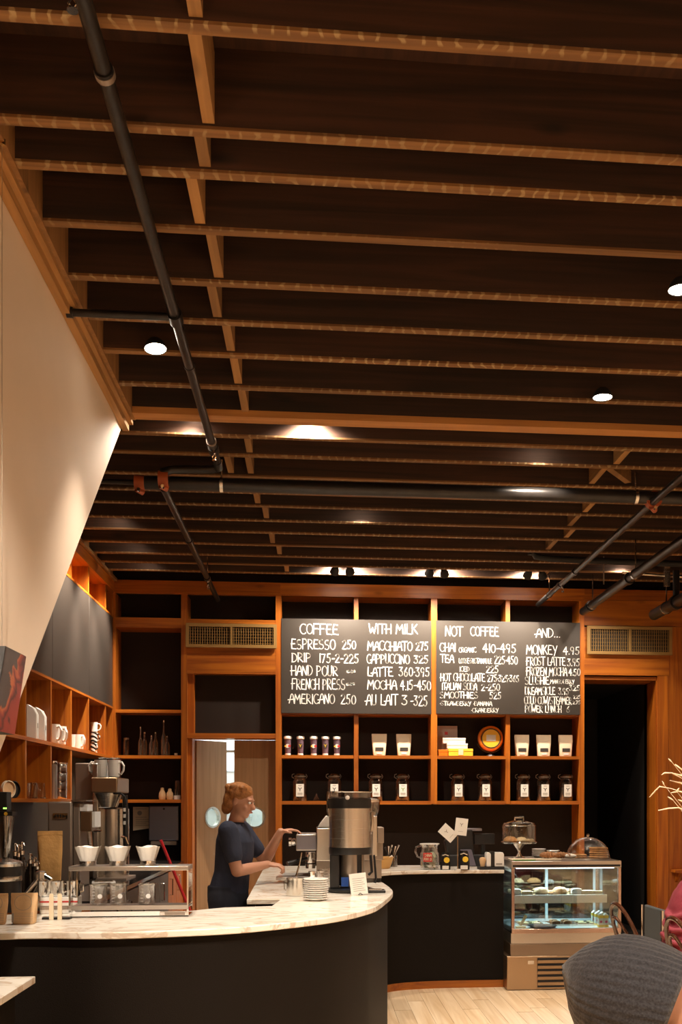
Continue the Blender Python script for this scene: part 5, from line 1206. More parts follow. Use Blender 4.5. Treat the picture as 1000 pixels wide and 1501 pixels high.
# shelf, deck, light
zs1,zs0=Z(1313)+.0,Z(1325)
MB().box(-hw+.03,hw-.10,.10,D-.08,zs1-.012,zs1).build('shelf_glass',M['glassb'],t); MB().box(-hw+.03,hw-.10,.075,.098,zs0,zs1).build('shelf_edge',M['steelh'],t)
MB().box(-hw+.03,hw-.03,.03,D-.05,zr+.016,zr+.034).build('deck',M['caselight'],t)
MB().box(-hw+.05,hw-.05,.04,.065,zg1-.009,zg1-.002).build('led_strip',emit('cool_led_front',(.72,.88,1),2.5),t)
MB().box(-hw+.05,hw-.05,.25,.35,zg1-.012,zg1-.002).build('led_strip',emit('added_cool_led',(.72,.88,1),2.5),t)  # second strip, added mid-ceiling to spread light evenly through the case
l=bpy.data.lights.new('case_light','AREA'); l.shape='RECTANGLE'; l.size=2*hw-.15; l.size_y=.10; l.energy=6; l.color=(.72,.90,1)
lo=bpy.data.objects.new('case_light',l); C.objects.link(lo); lo.parent=t; lo.location=(0,.30,zg1-.016); lo.rotation_euler=(0,0,0)
cx,cy=t.location.x,t.location.y
# pastry builders
M['crust']=plain('golden_crust',(.60,.30,.10),.55,0,.5,40,.3,30); M['pale']=plain('pale_dough',(.62,.46,.24),.7,0,.5,50,.2,25); M['choc']=plain('brown_cookie',(.33,.15,.06),.7,0,.6,60,.3,40); M['icing']=plain('icing',(.86,.80,.70),.5)
def pastry(kind,loc,s,rz,label,group,mat='crust'):
    m=MB(); m.M=Matrix.Rotation(rz,4,'Z')
    if kind=='croissant':
        n=15; pts=[];rs=[]
        for i in range(n):
            a=-1.25+2.5*i/(n-1); pts.append((s*.9*math.sin(a),s*.55*(1-math.cos(a))*1.2,s*.36)); rs.append(s*(.06+.30*math.cos(a*1.15)**1)*(1.0 if i%2 else .84))
        m.tube(pts,rs,12)
        m.v=[(x,y,max(0,z)) for x,y,z in m.v]
    elif kind=='bun':
        m.lathe([(0,0),(s*.8,0),(s*1.0,s*.22),(s*.92,s*.5),(s*.6,s*.78),(0,s*.88)],seg=20)
    elif kind=='slice':
        m.prism([(-s,0),(s,0),(s,s*.75),(s*.6,s*.95),(-s*.6,s*.95),(-s,s*.75)],-s*.45,s*.45,'y')
    elif kind=='bar':
        m.box(-s,s,-s*.5,s*.5,0,s*.5)
    elif kind=='cookie':
        m.lathe([(0,0),(s*.95,0),(s,s*.08),(s*.9,s*.17),(0,s*.22)],seg=20)
    elif kind=='muffin':
        m.lathe([(0,0),(s*.6,0),(s*.8,s*.7),(s*1.05,s*.85),(s*.95,s*1.25),(s*.5,s*1.5),(0,s*1.55)],seg=20)
    o=m.build(kind if kind not in('bar','slice','bun') else {'bar':'pastry_bar','slice':'cake_slice','bun':'round_bun'}[kind],M[mat],None,bevel=.004 if kind in('bar','slice') else 0,loc=loc)
    return tag(o,label,'pastry',group)
zsh=zs1+.001; W_=hw-.06
pw=['far left','left','left of centre','centre left','centre','centre right','right of centre','right']
k=0
row=[('bun',-.36,.05,'pale'),('bun',-.22,.055,'pale'),('bun',-.12,.055,'crust'),('croissant',.0,.075,'crust')]
for x,kind,s,mat in ((-.39,'slice',.045,'icing'),(-.29,'bar',.045,'pale'),(-.17,'bun',.065,'pale'),(-.01,'bun',.068,'crust'),(.13,'slice',.045,'icing'),(.22,'bar',.05,'pale'),(.31,'bar',.045,'pale')):
    if x+t.location.x>t.location.x+hw-.12: continue
    pastry(kind,(cx+x,cy+.19,zsh),s,random.uniform(-.4,.4),'front-row '+{'bun':'round bun','slice':'iced cake slice','bar':'flat pale bar'}[kind]+' on the case shelf, '+pw[k],'pastries on the upper case shelf',mat); k+=1
for i in range(7):
    x=-.37+.11*i; kind=('bar','cookie','croissant','cookie','bar','bar','cookie')[i]
    pastry(kind,(cx+x,cy+.40,zsh),.048,random.uniform(-.5,.5),'back-row '+kind+' on the case shelf, '+pw[i],'pastries on the upper case shelf','crust' if i%2 else 'pale')
for i,(x,y) in enumerate(((-.25,.32),(.02,.30),(.25,.31))):
    tr=thing('pastry_tray',['left','middle','right'][i]+' low tray on the bottom deck of the case','tray',(cx+x,cy+y,zr+.0348),0,'trays in the case bottom')
    MB().box(-.11,.11,-.12,.12,0,.006).box(-.11,.11,-.12,-.115,.006,.018).box(-.11,.11,.115,.12,.006,.018).box(-.11,-.105,-.115,.115,.006,.018).box(.105,.11,-.115,.115,.006,.018).build('tray_body',M['steel'],tr)
    for j in range(4):
        pastry(('bar','slice','bar')[i],(cx+x-.05+.1*(j%2),cy+y-.05+.1*(j//2),zr+.0348+.007),.036,0,('front' if j<2 else 'back')+(' left' if j%2==0 else ' right')+' piece on the %s low tray of the case'%['left','middle','right'][i],'pieces on the low trays',('pale','choc','pale')[i])
tg=thing('serving_tongs','pale wooden tongs standing in the case at the lower left','tongs',(cx-hw+.10,cy+.12,zr+.0348)); MB().tube([(0,0,.02),(.05,.02,.10)],[.011,.014],8).box(-.04,.04,-.03,.03,0,.012).build('tongs_body',M['pale'],tg)
q=thing('dark_platter','dark oval platter on the deck of the case','platter',(cx-.18,cy+.10,zr+.0348)); MB().lathe([(0,0),(.09,0),(.12,.018),(.118,.022),(0,.012)],seg=28).build('platter_body',M['black'],q)
for i,(c_,px) in enumerate((('yellow_print',.355),('white_paint',.40))):
    for j in range(3):
        q=thing('drink_carton',['left','right'][i]+' floral carton, '+['front','middle','back'][j]+' of its row in the case','carton',(cx+px-.035,cy+.12+.10*j,zr+.0348),0,'drink cartons in the case'); 
        MB().box(-.020,.020,-.02,.02,0,.10).prism([(-.020,.10),(.020,.10),(0,.118)],-.02,.02,'y').build('carton_body',M['white'],q); MB().box(-.0205,.0205,-.0206,.0206,.075,.099).box(-.0205,.0205,-.0206,.0206,.0,.02).build('yellow_band',M['yellow'],q)
        m=MB(); disc(m,(.0,-.0212,.045),.011); m.build('pink_flower',M['pink'] if 'pink' in M else M.setdefault('pink',plain('pink_print',(.7,.12,.22),.5)),q)
# things on top of the case
ztop=zt+.0008
q=at(761,1258,yc0+.30)
t=thing('cake_stand','glass-domed cake stand with pastries on top of the case','cake stand',(q.x,yc0+.30,ztop)); u=unit(q)
MB().lathe([(0,0),(10*u,0),(10.5*u,1.2*u),(5*u,4*u),(2.5*u,9*u),(2*u,11*u),(3*u,14*u),(8*u,21*u),(9*u,22.5*u),(0,22.5*u)],seg=32).build('stem',M['chrome'],t)
MB().lathe([(0,22.7*u),(25*u,22.9*u),(27*u,25*u),(26.6*u,25.6*u),(24*u,24.4*u),(0,24.2*u)],seg=44).build('plate',M['glass2'] if 'glass2' in M else M.setdefault('glass2',glass('thick_glass',(.85,.83,.80),.25)),t)
MB().lathe([(24.5*u,24.6*u),(24.6*u,49*u),(22*u,53*u),(8*u,56.5*u),(0,57*u)],seg=44).build('dome',M['glass'],t)
MB().tube([(24.5*u*math.cos(a*.2),24.5*u*math.sin(a*.2),49*u) for a in range(32)],.003,6,True).build('dome_ring',M['chrome'],t)
MB().tube([(-6*u,0,57*u),(-6.5*u,0,61*u),(6.5*u,0,61*u),(6*u,0,57*u)],.010,8).build('knob',M['chrome'],t)
zp_=ztop+24.7*u
for dx,dy,kk,mt,s,lb2 in ((-.078,-.02,'bun','crust',.060,'brown bun on the left under the cake dome'),(.055,-.055,'croissant','pale',.045,'pale croissant at the front under the cake dome'),(.03,.04,'bun','pale',.05,'pale bun at the rear under the cake dome'),(.10,.0,'slice','pale',.03,'pale slice at the right under the cake dome')):
    pastry(kk,(t.location.x+dx,t.location.y+dy,zp_),s,.3,lb2,'pastries under the cake dome',mt)
for i,(px,n,r_) in enumerate(((790,5,.062),(811,4,.058))):
    q=at(px,1256,yc0+.42)
    for j in range(n):
        tag(MB().lathe([(0,0),(r_*.55,0),(r_*.6,.004),(r_,.022),(r_*.97,.024),(r_*.55,.008),(0,.008)],seg=28).build('small_bowl',M['china'],None,loc=(q.x,yc0+.42+.0,ztop+j*.0145)),['bottom','second','third','fourth','topmost'][j]+' bowl of the '+['left','right'][i]+' stack on the case','bowl','bowls stacked on the case')
q=at(800,1260,yc0+.12)
t=thing('pastry_board','long tray of pastries on top of the case','tray',(q.x,yc0+.14,ztop)); MB().box(-.30,.12,-.09,.10,0,.012).build('board',M['cream'],t,bevel=.003); MB().box(-.29,-.10,-.093,-.0905,.002,.010).build('green_strip',M['green'],t)
x0=q.x
for i,(px,kk,mt,s) in enumerate(((803,'croissant','choc',.085),(822,'croissant','choc',.080),(838,'croissant','icing',.06))):
    w_=at(px,1260,yc0+.14); pastry(kk,(w_.x-.0 if px<830 else w_.x-.02,yc0+.13,ztop+.0128),s,3.14+.2*i,['left','middle','right'][i]+' dusted croissant in front on the case top','croissants on the case top',mt)
q=at(862,1262,yc0+.36); u=unit(q)
t=thing('glass_dome','large clear dome over cookies on the right of the case top','dome',(q.x,yc0+.36,ztop))
MB().lathe([(0,0),(.195,0),(.20,.006),(0,.008)],seg=40).build('tray',M['steel'],t)
MB().lathe([(.188*math.cos(a*.1571),.0085+.178*math.sin(a*.1571)) for a in range(11)],seg=40).build('dome_cover',M['glass'],t); MB().lathe([(0,.187),(.008,.188),(.015,.198),(.01,.212),(0,.214)],seg=16).build('knob',M['chrome'],t)
for j in range(5): pastry('cookie',(t.location.x+.085+.004*(j%2),t.location.y-.03,ztop+.0088+j*.0185),.082,.4*j,['bottom','second','third','fourth','topmost'][j]+' flat cookie of the stack under the large dome','cookies under the dome','crust')
for j in range(2): pastry('cookie',(t.location.x-.09+.0*j,t.location.y-.04,ztop+.0088+j*.017),.07,.4*j,['lower','upper'][j]+' cookie at the left under the large dome','cookies under the dome','crust')
# ================================================================== KITCHEN beyond the doors
q0=at(336,1150,13.6)
t=thing('kitchen_rack','steel rack with white containers seen through the door gap','rack',(q0.x,13.5,0))
for sx in (-.45,.45):
    for y in (0,.45): MB().box(sx-.015,sx+.015,y,y+.03,0,2.3).build('post',M['steel'],t)
for z in (.5,1.05,1.62,2.2): MB().box(-.44,.44,.001,.479,z,z+.03).build('rack_shelf',M['steel'],t)
for i,(x,z,w_,h_) in enumerate(((-.2,1.0801,.30,.36),(.15,1.0801,.26,.28),(-.1,1.6501,.4,.30),(.25,.5301,.3,.4),(-.2,.5301,.3,.3))):
    t=thing('food_container','white kitchen container, '+['large one left on the middle shelf','smaller one right on the middle shelf','wide one on the upper shelf','right one on the bottom shelf','left one on the bottom shelf'][i],'container',(q0.x+x,13.72,z),0,'kitchen containers'); MB().taper(0,(w_*.42,.14),h_,(w_*.5,.17)).build('tub',M['china'],t); MB().box(-w_*.52,w_*.52,-.18,.18,h_+.0005,h_+.02).build('lid',M['caselight'],t)
t=thing('kitchen_lamp','flat white kitchen ceiling lamp beyond the doors','lamp',(-.9,13.3,3.06)); MB().box(-.85,.85,-.75,.75,.02,.13).build('housing',M['china'],t); MB().box(-.8,.8,-.7,.7,.012,.0195).build('diffuser',emit('kitchen_diffuser',(.85,.97,1),2.0),t)
# ================================================================== CANVAS BOX hanging beside the stair wall
def art():
    m,nt,p=newmat('printed_canvas'); N=nt.nodes.new; tc=N('ShaderNodeTexCoord'); n=N('ShaderNodeTexNoise'); n.inputs['Scale'].default_value=7; n.inputs['Detail'].default_value=3; n.inputs['Distortion'].default_value=1.0
    sp=N('ShaderNodeSeparateXYZ'); L(nt,tc.outputs['Object'],sp.inputs[0]); L(nt,tc.outputs['Object'],n.inputs['Vector'])
    a1=N('ShaderNodeMath'); a1.operation='MULTIPLY_ADD'; a1.inputs[1].default_value=-1.6; a1.inputs[2].default_value=1.10; L(nt,sp.outputs['Z'],a1.inputs[0])
    a2=N('ShaderNodeMath'); a2.operation='MULTIPLY_ADD'; a2.inputs[1].default_value=.55; L(nt,n.outputs['Fac'],a2.inputs[0]); L(nt,a1.outputs[0],a2.inputs[2])
    a3=N('ShaderNodeMath'); a3.operation='MULTIPLY_ADD'; a3.inputs[1].default_value=1.5; L(nt,sp.outputs['Y'],a3.inputs[0]); L(nt,a2.outputs[0],a3.inputs[2])
    r=N('ShaderNodeValToRGB'); e=r.color_ramp.elements; e[0].position=.0; e[0].color=(.07,.055,.055,1); e[1].position=1; e[1].color=(.33,.045,.03,1)
    for ps_,cl_ in ((.76,(.07,.055,.055,1)),(.79,(.55,.16,.06,1)),(.84,(.30,.04,.03,1)),(.90,(.05,.01,.012,1)),(.94,(.30,.04,.03,1))): q=e.new(ps_); q.color=cl_
    L(nt,a3.outputs[0],r.inputs['Fac']); L(nt,r.outputs['Color'],p.inputs['Base Color']); p.inputs['Roughness'].default_value=.4; return m
XC=-1.14
A=atX(38,962,XC); B=atX(21,1077,XC); Cc=atX(8,948,XC); yd=Cc.y-A.y
t=thing('hanging_canvas','grey boxed canvas print with a red shape hanging at the left edge','picture',(XC,A.y,B.z))
h=A.z-B.z; sh=B.y-A.y
vs=[(0,yd,h),(0,0,h),(0,sh,0),(0,sh+yd,0)]; vb=[(-.085,y,z) for _,y,z in vs]
MB().add(vs+vb,[(3,2,1,0),(4,5,6,7),(0,1,5,4),(1,2,6,5),(2,3,7,6),(3,0,4,7)]).build('canvas_box',[M['black']],t,smooth=0)
MB().add([(.001,y*.985,z*.99+.001) for _,y,z in vs],[(3,2,1,0)]).build('printed_face',art(),t,smooth=0)
MB().tube([(-.02,yd*.9,h),(-.02,yd*.9,4.0-B.z)],.0012,5).build('hanging_wire',M['greysteel'],t)
tq=atX(13,233,XC-.02); MB().cyl((-.02,yd*.9,4.0-B.z-.01),.012,.022,10).build('brass_hook',M['brass'],t)
# ================================================================== CHAIRS
M['bent']=plain('dark_bentwood',(.06,.02,.009),.18,0,0,60,.2,6,coat=.5)
def bentwood(loc,rz,label,ht=.86,dupe=None):
    t=thing('bentwood_chair',label,'chair',loc,rz,'bentwood cafe chairs')
    MB().lathe([(0,.435),(.17,.435),(.20,.44),(.205,.455),(.20,.462),(.17,.458),(0,.455)],seg=36).build('seat',M['bent'],t)
    MB().tube([(.15*math.cos(a*.2618),.15*math.sin(a*.2618),.25) for a in range(24)],.008,8,True).build('stretcher_ring',M['bent'],t)
    for sx,sy in ((1,1),(1,-1)): MB().tube([(sx*.13,sy*.13,.434),(sx*.14,sy*.15,.25),(sx*.19,sy*.19,0)],[.016,.014,.011],10).build('leg',M['bent'],t)
    for sy in (1,-1): MB().tube([(-.14,sy*.13,.434),(-.16,sy*.15,.25),(-.22,sy*.18,0)],[.016,.014,.012],10).build('leg',M['bent'],t)
    def hoop(w_,h_,x0,r):
        pts=[]
        for i in range(21):
            a=math.pi*i/20; y=-w_*math.cos(a)*(1 if True else 1); z=.46+(h_-.46)*(math.sin(a)**.55)
            pts.append((x0-.16*((z-.46)/(h_-.46)),y,z))
        return MB().tube(pts,r,10)
    hoop(.185,ht,-.18,.013).build('back_hoop',M['bent'],t); hoop(.10,ht-.09,-.185,.010).build('inner_hoop',M['bent'],t)
    return t
zc_=.88
p=at(900,1176,6.62); bentwood((p.x+.33,6.60,0),.12,'bentwood chair standing empty in front of the pastry case',.885)
p=at(982,1176,5.36); bentwood((p.x+.34,5.36,0),.12,'bentwood chair in front of the maroon jacket at the right edge',.93)
p=at(957,1176,7.1)
t=thing('high_back_chair','grey upholstered chair with a steel edge before the dark doorway','chair',(p.x+.24,7.1,0),.0)
MB().box(-.20,.22,-.22,.22,.42,.47).build('seat',M['panel'],t,bevel=.01); MB().box(-.235,-.20,-.21,.21,.44,.80).build('backrest',plain('grey_fabric',(.06,.062,.06),.8),t,bevel=.01)
MB().tube([(-.245,-.222,0),(-.245,-.222,.80)],.011,8).build('steel_edge',M['chrome'],t); MB().tube([(-.245,.222,0),(-.245,.222,.80)],.011,8).build('steel_edge',M['chrome'],t)
for sy in (-.2,.2): MB().tube([(.2,sy,0),(.2,sy,.42)],.011,8).build('leg',M['chrome'],t)
# ================================================================== DRIED GRASS in a tall vase beside the right edge
vz=atX(1075,1176,1.35); vy=4.15; vx=at(1090,1176,vy).x
t=thing('dried_grass_vase','tall vase of curling dried grass reaching in from the right edge','plant',(vx,vy,.742))
MB().lathe([(0,0),(.06,0),(.075,.05),(.08,.16),(.05,.27),(.042,.33),(.05,.34),(.040,.338),(.034,.30),(.06,.15),(0,.02)],seg=28).build('vase',M['china'],t)
M['straw']=plain('dried_straw',(.80,.60,.38),.7)
def wp(px,py,y=vy): 
    q=at(px,py,y); return (q.x-vx,q.y-vy,q.z-.742)
st=[[(1086,1300),(1060,1230),(1020,1160),(1000,1141),(985,1133),(974,1133),(970,1136)],[(1086,1300),(1050,1220),(1010,1165),(985,1156),(967,1153),(960,1160),(952,1169)],[(1086,1300),(1070,1200),(1020,1145),(1000,1137),(985,1133)],
    [(1086,1300),(1055,1240),(1010,1190),(995,1184),(980,1185),(965,1188)],[(1086,1300),(1065,1210),(1010,1163),(995,1160),(984,1162)],[(1086,1300),(1070,1190),(1015,1140),(1000,1128),(989,1121)],[(1086,1300),(1075,1180),(1030,1150),(995,1147),(982,1144)]]
tb_=[((985,1117),(980,1112)),((999,1128),(990,1120)),((974,1151),(971,1145)),((987,1173),(979,1168)),((1003,1176),(994,1172)),((992,1160),(996,1155)),((1001,1150),(996,1146)),((1012,1120),(1004,1112)),((1020,1166),(1010,1160))]
for i,s_ in enumerate(st):
    pts=[wp(px,py,vy+.05*math.sin(i*2.1)*(k/6)) for k,(px,py) in enumerate(s_)]
    sc_=smooth_curve3(pts) if 'smooth_curve3' in globals() else pts
    MB().tube(sc_,[.0016]*(len(sc_)-3)+[.0028,.0032,.0016],6).build('grass_stem',M['straw'],t)
for i,(a_,b_) in enumerate(tb_):
    m=MB(); A_=Vector(wp(*a_)); B_=Vector(wp(*b_)); m.tube([A_,(A_+B_)/2,B_],[.0015,.0036,.0015],8); m.tube([A_,A_+Vector((.10,.0,-.12)),Vector((.0,0,.33))],.0009,5); m.build('seed_head',M['straw'],t)
t=thing('cafe_table','small round cafe table with the vase, out of frame on the right','table',(vx+.05,vy,0)); MB().lathe([(0,.715),(.33,.715),(.34,.725),(.34,.740),(0,.741)],seg=40).build('table_top',M['bent'],t,bevel=0); MB().cyl((0,0,.02),.03,.694,16).build('pedestal',M['black'],t); MB().lathe([(0,0),(.22,0),(.22,.012),(.03,.03),(0,.03)],seg=32).build('foot',M['black'],t)
# ================================================================== PEOPLE
def frame(f,u):
    f=Vector(f).normalized(); u=Vector(u); u=(u-f*u.dot(f)).normalized(); s_=u.cross(f)  # s_ = left
    R=Matrix((f,s_,u)).transposed(); return R
def remesh(o,vox,it=5,fac=.5):
    r=o.modifiers.new('remesh','REMESH'); r.mode='VOXEL'; r.voxel_size=vox; r.use_smooth_shade=True
    s_=o.modifiers.new('smooth','SMOOTH'); s_.factor=fac; s_.iterations=it; return o
def head(mb,c,R,k=1.0):
    """skull, jaw, nose, brow, ears; c centre, R columns = forward,left,up"""
    R4=R.to_4x4()
    P=lambda x,y,z: tuple(Vector(c)+R@Vector((x*k,y*k,z*k)))
    mb.ell(P(-.012,0,.03),(.095*k,.076*k,.088*k),20,14,R4)
    mb.ell(P(.020,0,-.030),(.068*k,.062*k,.078*k),18,12,R4)
    mb.ell(P(.052,0,-.085),(.030*k,.030*k,.024*k),14,8,R4)
    mb.limb([P(.082,0,.012),P(.106,0,-.025)],[.009*k,.014*k],10); mb.ell(P(.098,0,-.030),(.010*k,.018*k,.010*k),10,6,R4)
    mb.ell(P(.075,0,.025),(.018*k,.052*k,.012*k),12,8,R4)
    mb.ell(P(.084,0,-.056),(.012*k,.026*k,.011*k),12,8,R4)
    for s_ in (-1,1):
        mb.ell(P(-.008,s_*.077,-.005),(.018*k,.008*k,.032*k),12,8,R4); mb.ell(P(.058,s_*.035,-.035),(.03*k,.022*k,.025*k),12,8,R4)
def face(root,c,R,k=1.0):
    P=lambda x,y,z: tuple(Vector(c)+R@Vector((x*k,y*k,z*k)))
    for s_ in (-1,1):
        e=MB().ell(P(.080,s_*.032,.006),(.012*k,.014*k,.009*k),12,8,R.to_4x4()).build('eye',M['china'],root)
        MB().ell(P(.0895,s_*.032,.006),(.004*k,.006*k,.006*k),10,6,R.to_4x4()).build('iris',M['ink'],e)
    MB().ell(P(.094,0,-.057),(.006*k,.024*k,.006*k),12,8,R.to_4x4()).build('lips',plain('lips',(.50,.20,.13),.55),root)
def hand(mb,w_,d,n,th,k=1.0,curl=.5):
    """wrist point, pointing direction d, palm normal n (side fingers curl to), th = thumb side"""
    d=Vector(d).normalized(); n=Vector(n); n=(n-d*n.dot(d)).normalized(); s_=d.cross(n); s_=s_ if s_.dot(Vector(th))>0 else -s_
    w_=Vector(w_); R4=Matrix((d,s_,n)).transposed().to_4x4()
    mb.ell(tuple(w_+d*.045*k),(.052*k,.040*k,.015*k),16,10,R4)
    for i,(off,ln) in enumerate(((.030,.078),(.010,.088),(-.010,.082),(-.029,.064))):
        b_=w_+d*.080*k+s_*off*k; pts=[w_+d*.05*k+s_*off*.8*k,b_]; a=0; q=b_
        for j,fr in enumerate((.45,.30,.25)):
            a+=curl*(.6+.35*j); dd=d*math.cos(a)+n*math.sin(a); q=q+dd*ln*fr*k; pts.append(q)
        mb.limb([tuple(x) for x in pts],[.009*k,.0088*k,.008*k,.0074*k,.0066*k],10)
    b_=w_+d*.028*k+s_*.028*k; e1=b_+(d*.6+s_*.7+n*.25).normalized()*.036*k; e2=e1+(d*.85+s_*.25+n*.3).normalized()*.030*k
    mb.limb([tuple(b_),tuple(e1),tuple(e2)],[.013*k,.0098*k,.008*k],10)
def torso(mb,P,N,R,infl=0,w_=1.0):
    P=Vector(P);N=Vector(N); secs=[]
    for tt,rx,ry,fw in ((-.10,.10,.10,0),(0,.155,.115,0),(.12,.155,.118,.0),(.35,.135,.105,.01),(.58,.150,.115,.015),(.78,.168,.112,.01),(.90,.155,.090,.0),(.98,.085,.070,.0),(1.04,.055,.055,.0)):
        c=P.lerp(N,tt)+R.col[0]*fw
        secs.append((tuple(c),ry+infl,(rx*w_)+infl,R))
    mb.loft([(c,a,b,R) for c,a,b,R in secs],24)
# ---- barista: standing, side-on, facing the espresso machine
hx,hy=-.60,7.12
root=thing('person','person with auburn hair in a navy t-shirt working the espresso machine','person',(hx,hy,0))
Rb=frame((.92,-.25,0),(0,0,1)); Rt=frame((.96,-.20,-.05),(.10,0,1))
Pp=(0,0,.93); Nn=(.05,0,1.40); Hc=(.085,-.01,1.555)
sh=[Vector(Nn)+Rt@Vector((0,s_*.165,-.045)) for s_ in (1,-1)]
hL=at(443,1219,7.22)-Vector((hx,hy,0)); hR=at(418,1266,7.16)-Vector((hx,hy,0))
wr_L=Vector(hL)+Vector((-.15,.0,.0)); wr_R=Vector(hR)+Vector((-.12,.02,-.005))
el_L=sh[0]+Vector((.16,.04,-.22)); el_R=sh[1]+Vector((.06,-.03,-.27))
body=MB()
torso(body,Pp,Nn,Rt)
body.limb([tuple(Nn),(.065,-.004,1.47)],[.055,.050]); head(body,Hc,frame((.93,-.30,-.22),(.15,0,1)))
for a,b,c_ in ((sh[0],el_L,wr_L),(sh[1],el_R,wr_R)): body.limb([tuple(a),tuple(a.lerp(b,.5)),tuple(b),tuple(b.lerp(c_,.35)),tuple(c_)],[.056,.048,.040,.040,.027])
hand(body,wr_L,(1,0,.15),(0,0,-1),(0,-1,0),1.0,.5); hand(body,wr_R,(1,-.1,-.1),(0,.2,-1),(0,1,.2),1.0,.9)
for s_ in (1,-1):
    hp=Vector(Pp)+Rb@Vector((0,s_*.09,-.03)); kn=hp+Vector((.03,0,-.43)); an=Vector((hp.x-.01,hp.y,.09))
    body.limb([tuple(hp),tuple(hp.lerp(kn,.5)),tuple(kn),tuple(kn.lerp(an,.35)),tuple(an)],[.098,.082,.058,.056,.038])
    body.limb([tuple(an),tuple(an+Vector((.05,0,-.045))),tuple(an+Vector((.15,-.03,-.06)))],[.040,.036,.026])
remesh(body.build('body',M['skin'],root),.0065)
face(root,Hc,frame((.93,-.30,-.22),(.15,0,1)))
sm=MB(); torso(sm,(0,0,.90),(Nn[0],0,1.395),Rt,.014)
for a,b in ((sh[0],el_L),(sh[1],el_R)): sm.limb([tuple(a),tuple(a.lerp(b,.62))],[.070,.062])
remesh(sm.build('t_shirt',M['navy'],root),.008)
jm=MB()
jm.loft([((0,0,.80),.12,.165,Rb),((0,0,.90),.135,.178,Rb),((0,0,.985),.135,.172,Rb)],24)
for s_ in (1,-1):
    hp=Vector(Pp)+Rb@Vector((0,s_*.09,-.04)); kn=hp+Vector((.03,0,-.43)); an=Vector((hp.x-.01,hp.y,.10))
    jm.limb([tuple(hp),tuple(hp.lerp(kn,.5)),tuple(kn),tuple(an)],[.110,.094,.070,.055])
remesh(jm.build('trousers',M['denim'],root),.010)
for s_ in (1,-1):
    hp=Vector(Pp)+Rb@Vector((0,s_*.09,0)); so=MB(); so.limb([(hp.x-.04,hp.y,.045),(hp.x+.06,hp.y-.01,.045),(hp.x+.16,hp.y-.03,.04)],[.045,.046,.038]); so.v=[(x,y,max(0,z)) for x,y,z in so.v]
    remesh(so.build('shoe',M['black'],root),.008)
hm=MB(); Rh=frame((.93,-.30,-.22),(.15,0,1)); P=lambda x,y,z: tuple(Vector(Hc)+Rh@Vector((x,y,z)))
hm.ell(P(-.022,0,.050),(.100,.088,.082),20,14,Rh.to_4x4()); hm.ell(P(-.065,0,.0),(.058,.078,.078),16,10,Rh.to_4x4()); hm.ell(P(-.085,0,-.055),(.038,.058,.055),14,8,Rh.to_4x4())
for k in range(14): a=k*.9; hm.ell(P(-.03+.07*math.cos(a),.07*math.sin(a),.075+.02*math.sin(k*2.3)),(.032,.032,.028),10,6,Rh.to_4x4())
remesh(hm.build('hair',M['hair'],root),.006,2)
# ---- seated person in a grey knitted beanie, close by at the lower right
hc=Vector((.565,1.705,1.190)); fl_=Vector((hc.x,hc.y,0))
root=thing('person','person in a ribbed charcoal beanie seen from behind at the lower right','person',(hc.x,hc.y,0))
f=Vector((.86,.50,-.10)); R=frame(f,(.0,.0,1)); Rt=frame((.86,.5,0),(0,0,1))
c0=Vector((0,0,hc.z)); Nn=c0+Rt@Vector((-.055,0,-.19)); Pp=Vector((Nn.x-.05,Nn.y-.03,.565))
body=MB(); head(body,c0,R); body.limb([tuple(Nn+Vector((0,0,-.03))),tuple(c0+R@Vector((-.02,0,-.06)))],[.060,.055]); torso(body,Pp,Nn,Rt)
arms=[]
for s_ in (1,-1):
    a=Nn+Rt@Vector((0,s_*.17,-.05)); b=a+Rt@Vector((.10,s_*.05,-.26)); c_=b+Rt@Vector((.21,-s_*.06,.0)); arms.append((a,b,c_))
    body.limb([tuple(a),tuple(b),tuple(b.lerp(c_,.4)),tuple(c_)],[.058,.044,.042,.028]); hand(body,c_,tuple(Rt@Vector((1,-s_*.3,0))),(0,0,-1),tuple(Rt@Vector((0,-s_,0))),1,.4)
legs=[]
for s_ in (1,-1):
    hp=Pp+Rt@Vector((0,s_*.09,-.02)); kn=hp+Rt@Vector((.42,s_*.06,.0)); an=kn+Vector((0,0,-(kn.z-.09))); legs.append((hp,kn,an))
    body.limb([tuple(hp),tuple(kn),tuple(kn.lerp(an,.35)),tuple(an),tuple(an+Rt@Vector((.13,0,-.045)))],[.098,.060,.056,.038,.030])
remesh(body.build('body',M['skin'],root),.0075); face(root,c0,R)
jk=MB(); torso(jk,Pp,Nn,Rt,.022)
for a,b,c_ in arms: jk.limb([tuple(a),tuple(b),tuple(b.lerp(c_,.9))],[.078,.062,.046])
remesh(jk.build('jacket',plain('blue_grey_jacket',(.05,.055,.085),.85,0,.3,60),root),.010)
tr=MB()
for hp,kn,an in legs: tr.limb([tuple(hp),tuple(kn),tuple(an)],[.112,.074,.056])
remesh(tr.build('trousers',M['denim'],root),.012)
for hp,kn,an in legs:
    so=MB(); so.limb([tuple(an+Rt@Vector((-.04,0,-.045))),tuple(an+Rt@Vector((.14,0,-.05)))],[.044,.036]); so.v=[(x,y,max(0,z)) for x,y,z in so.v]; remesh(so.build('shoe',M['black'],root),.010)
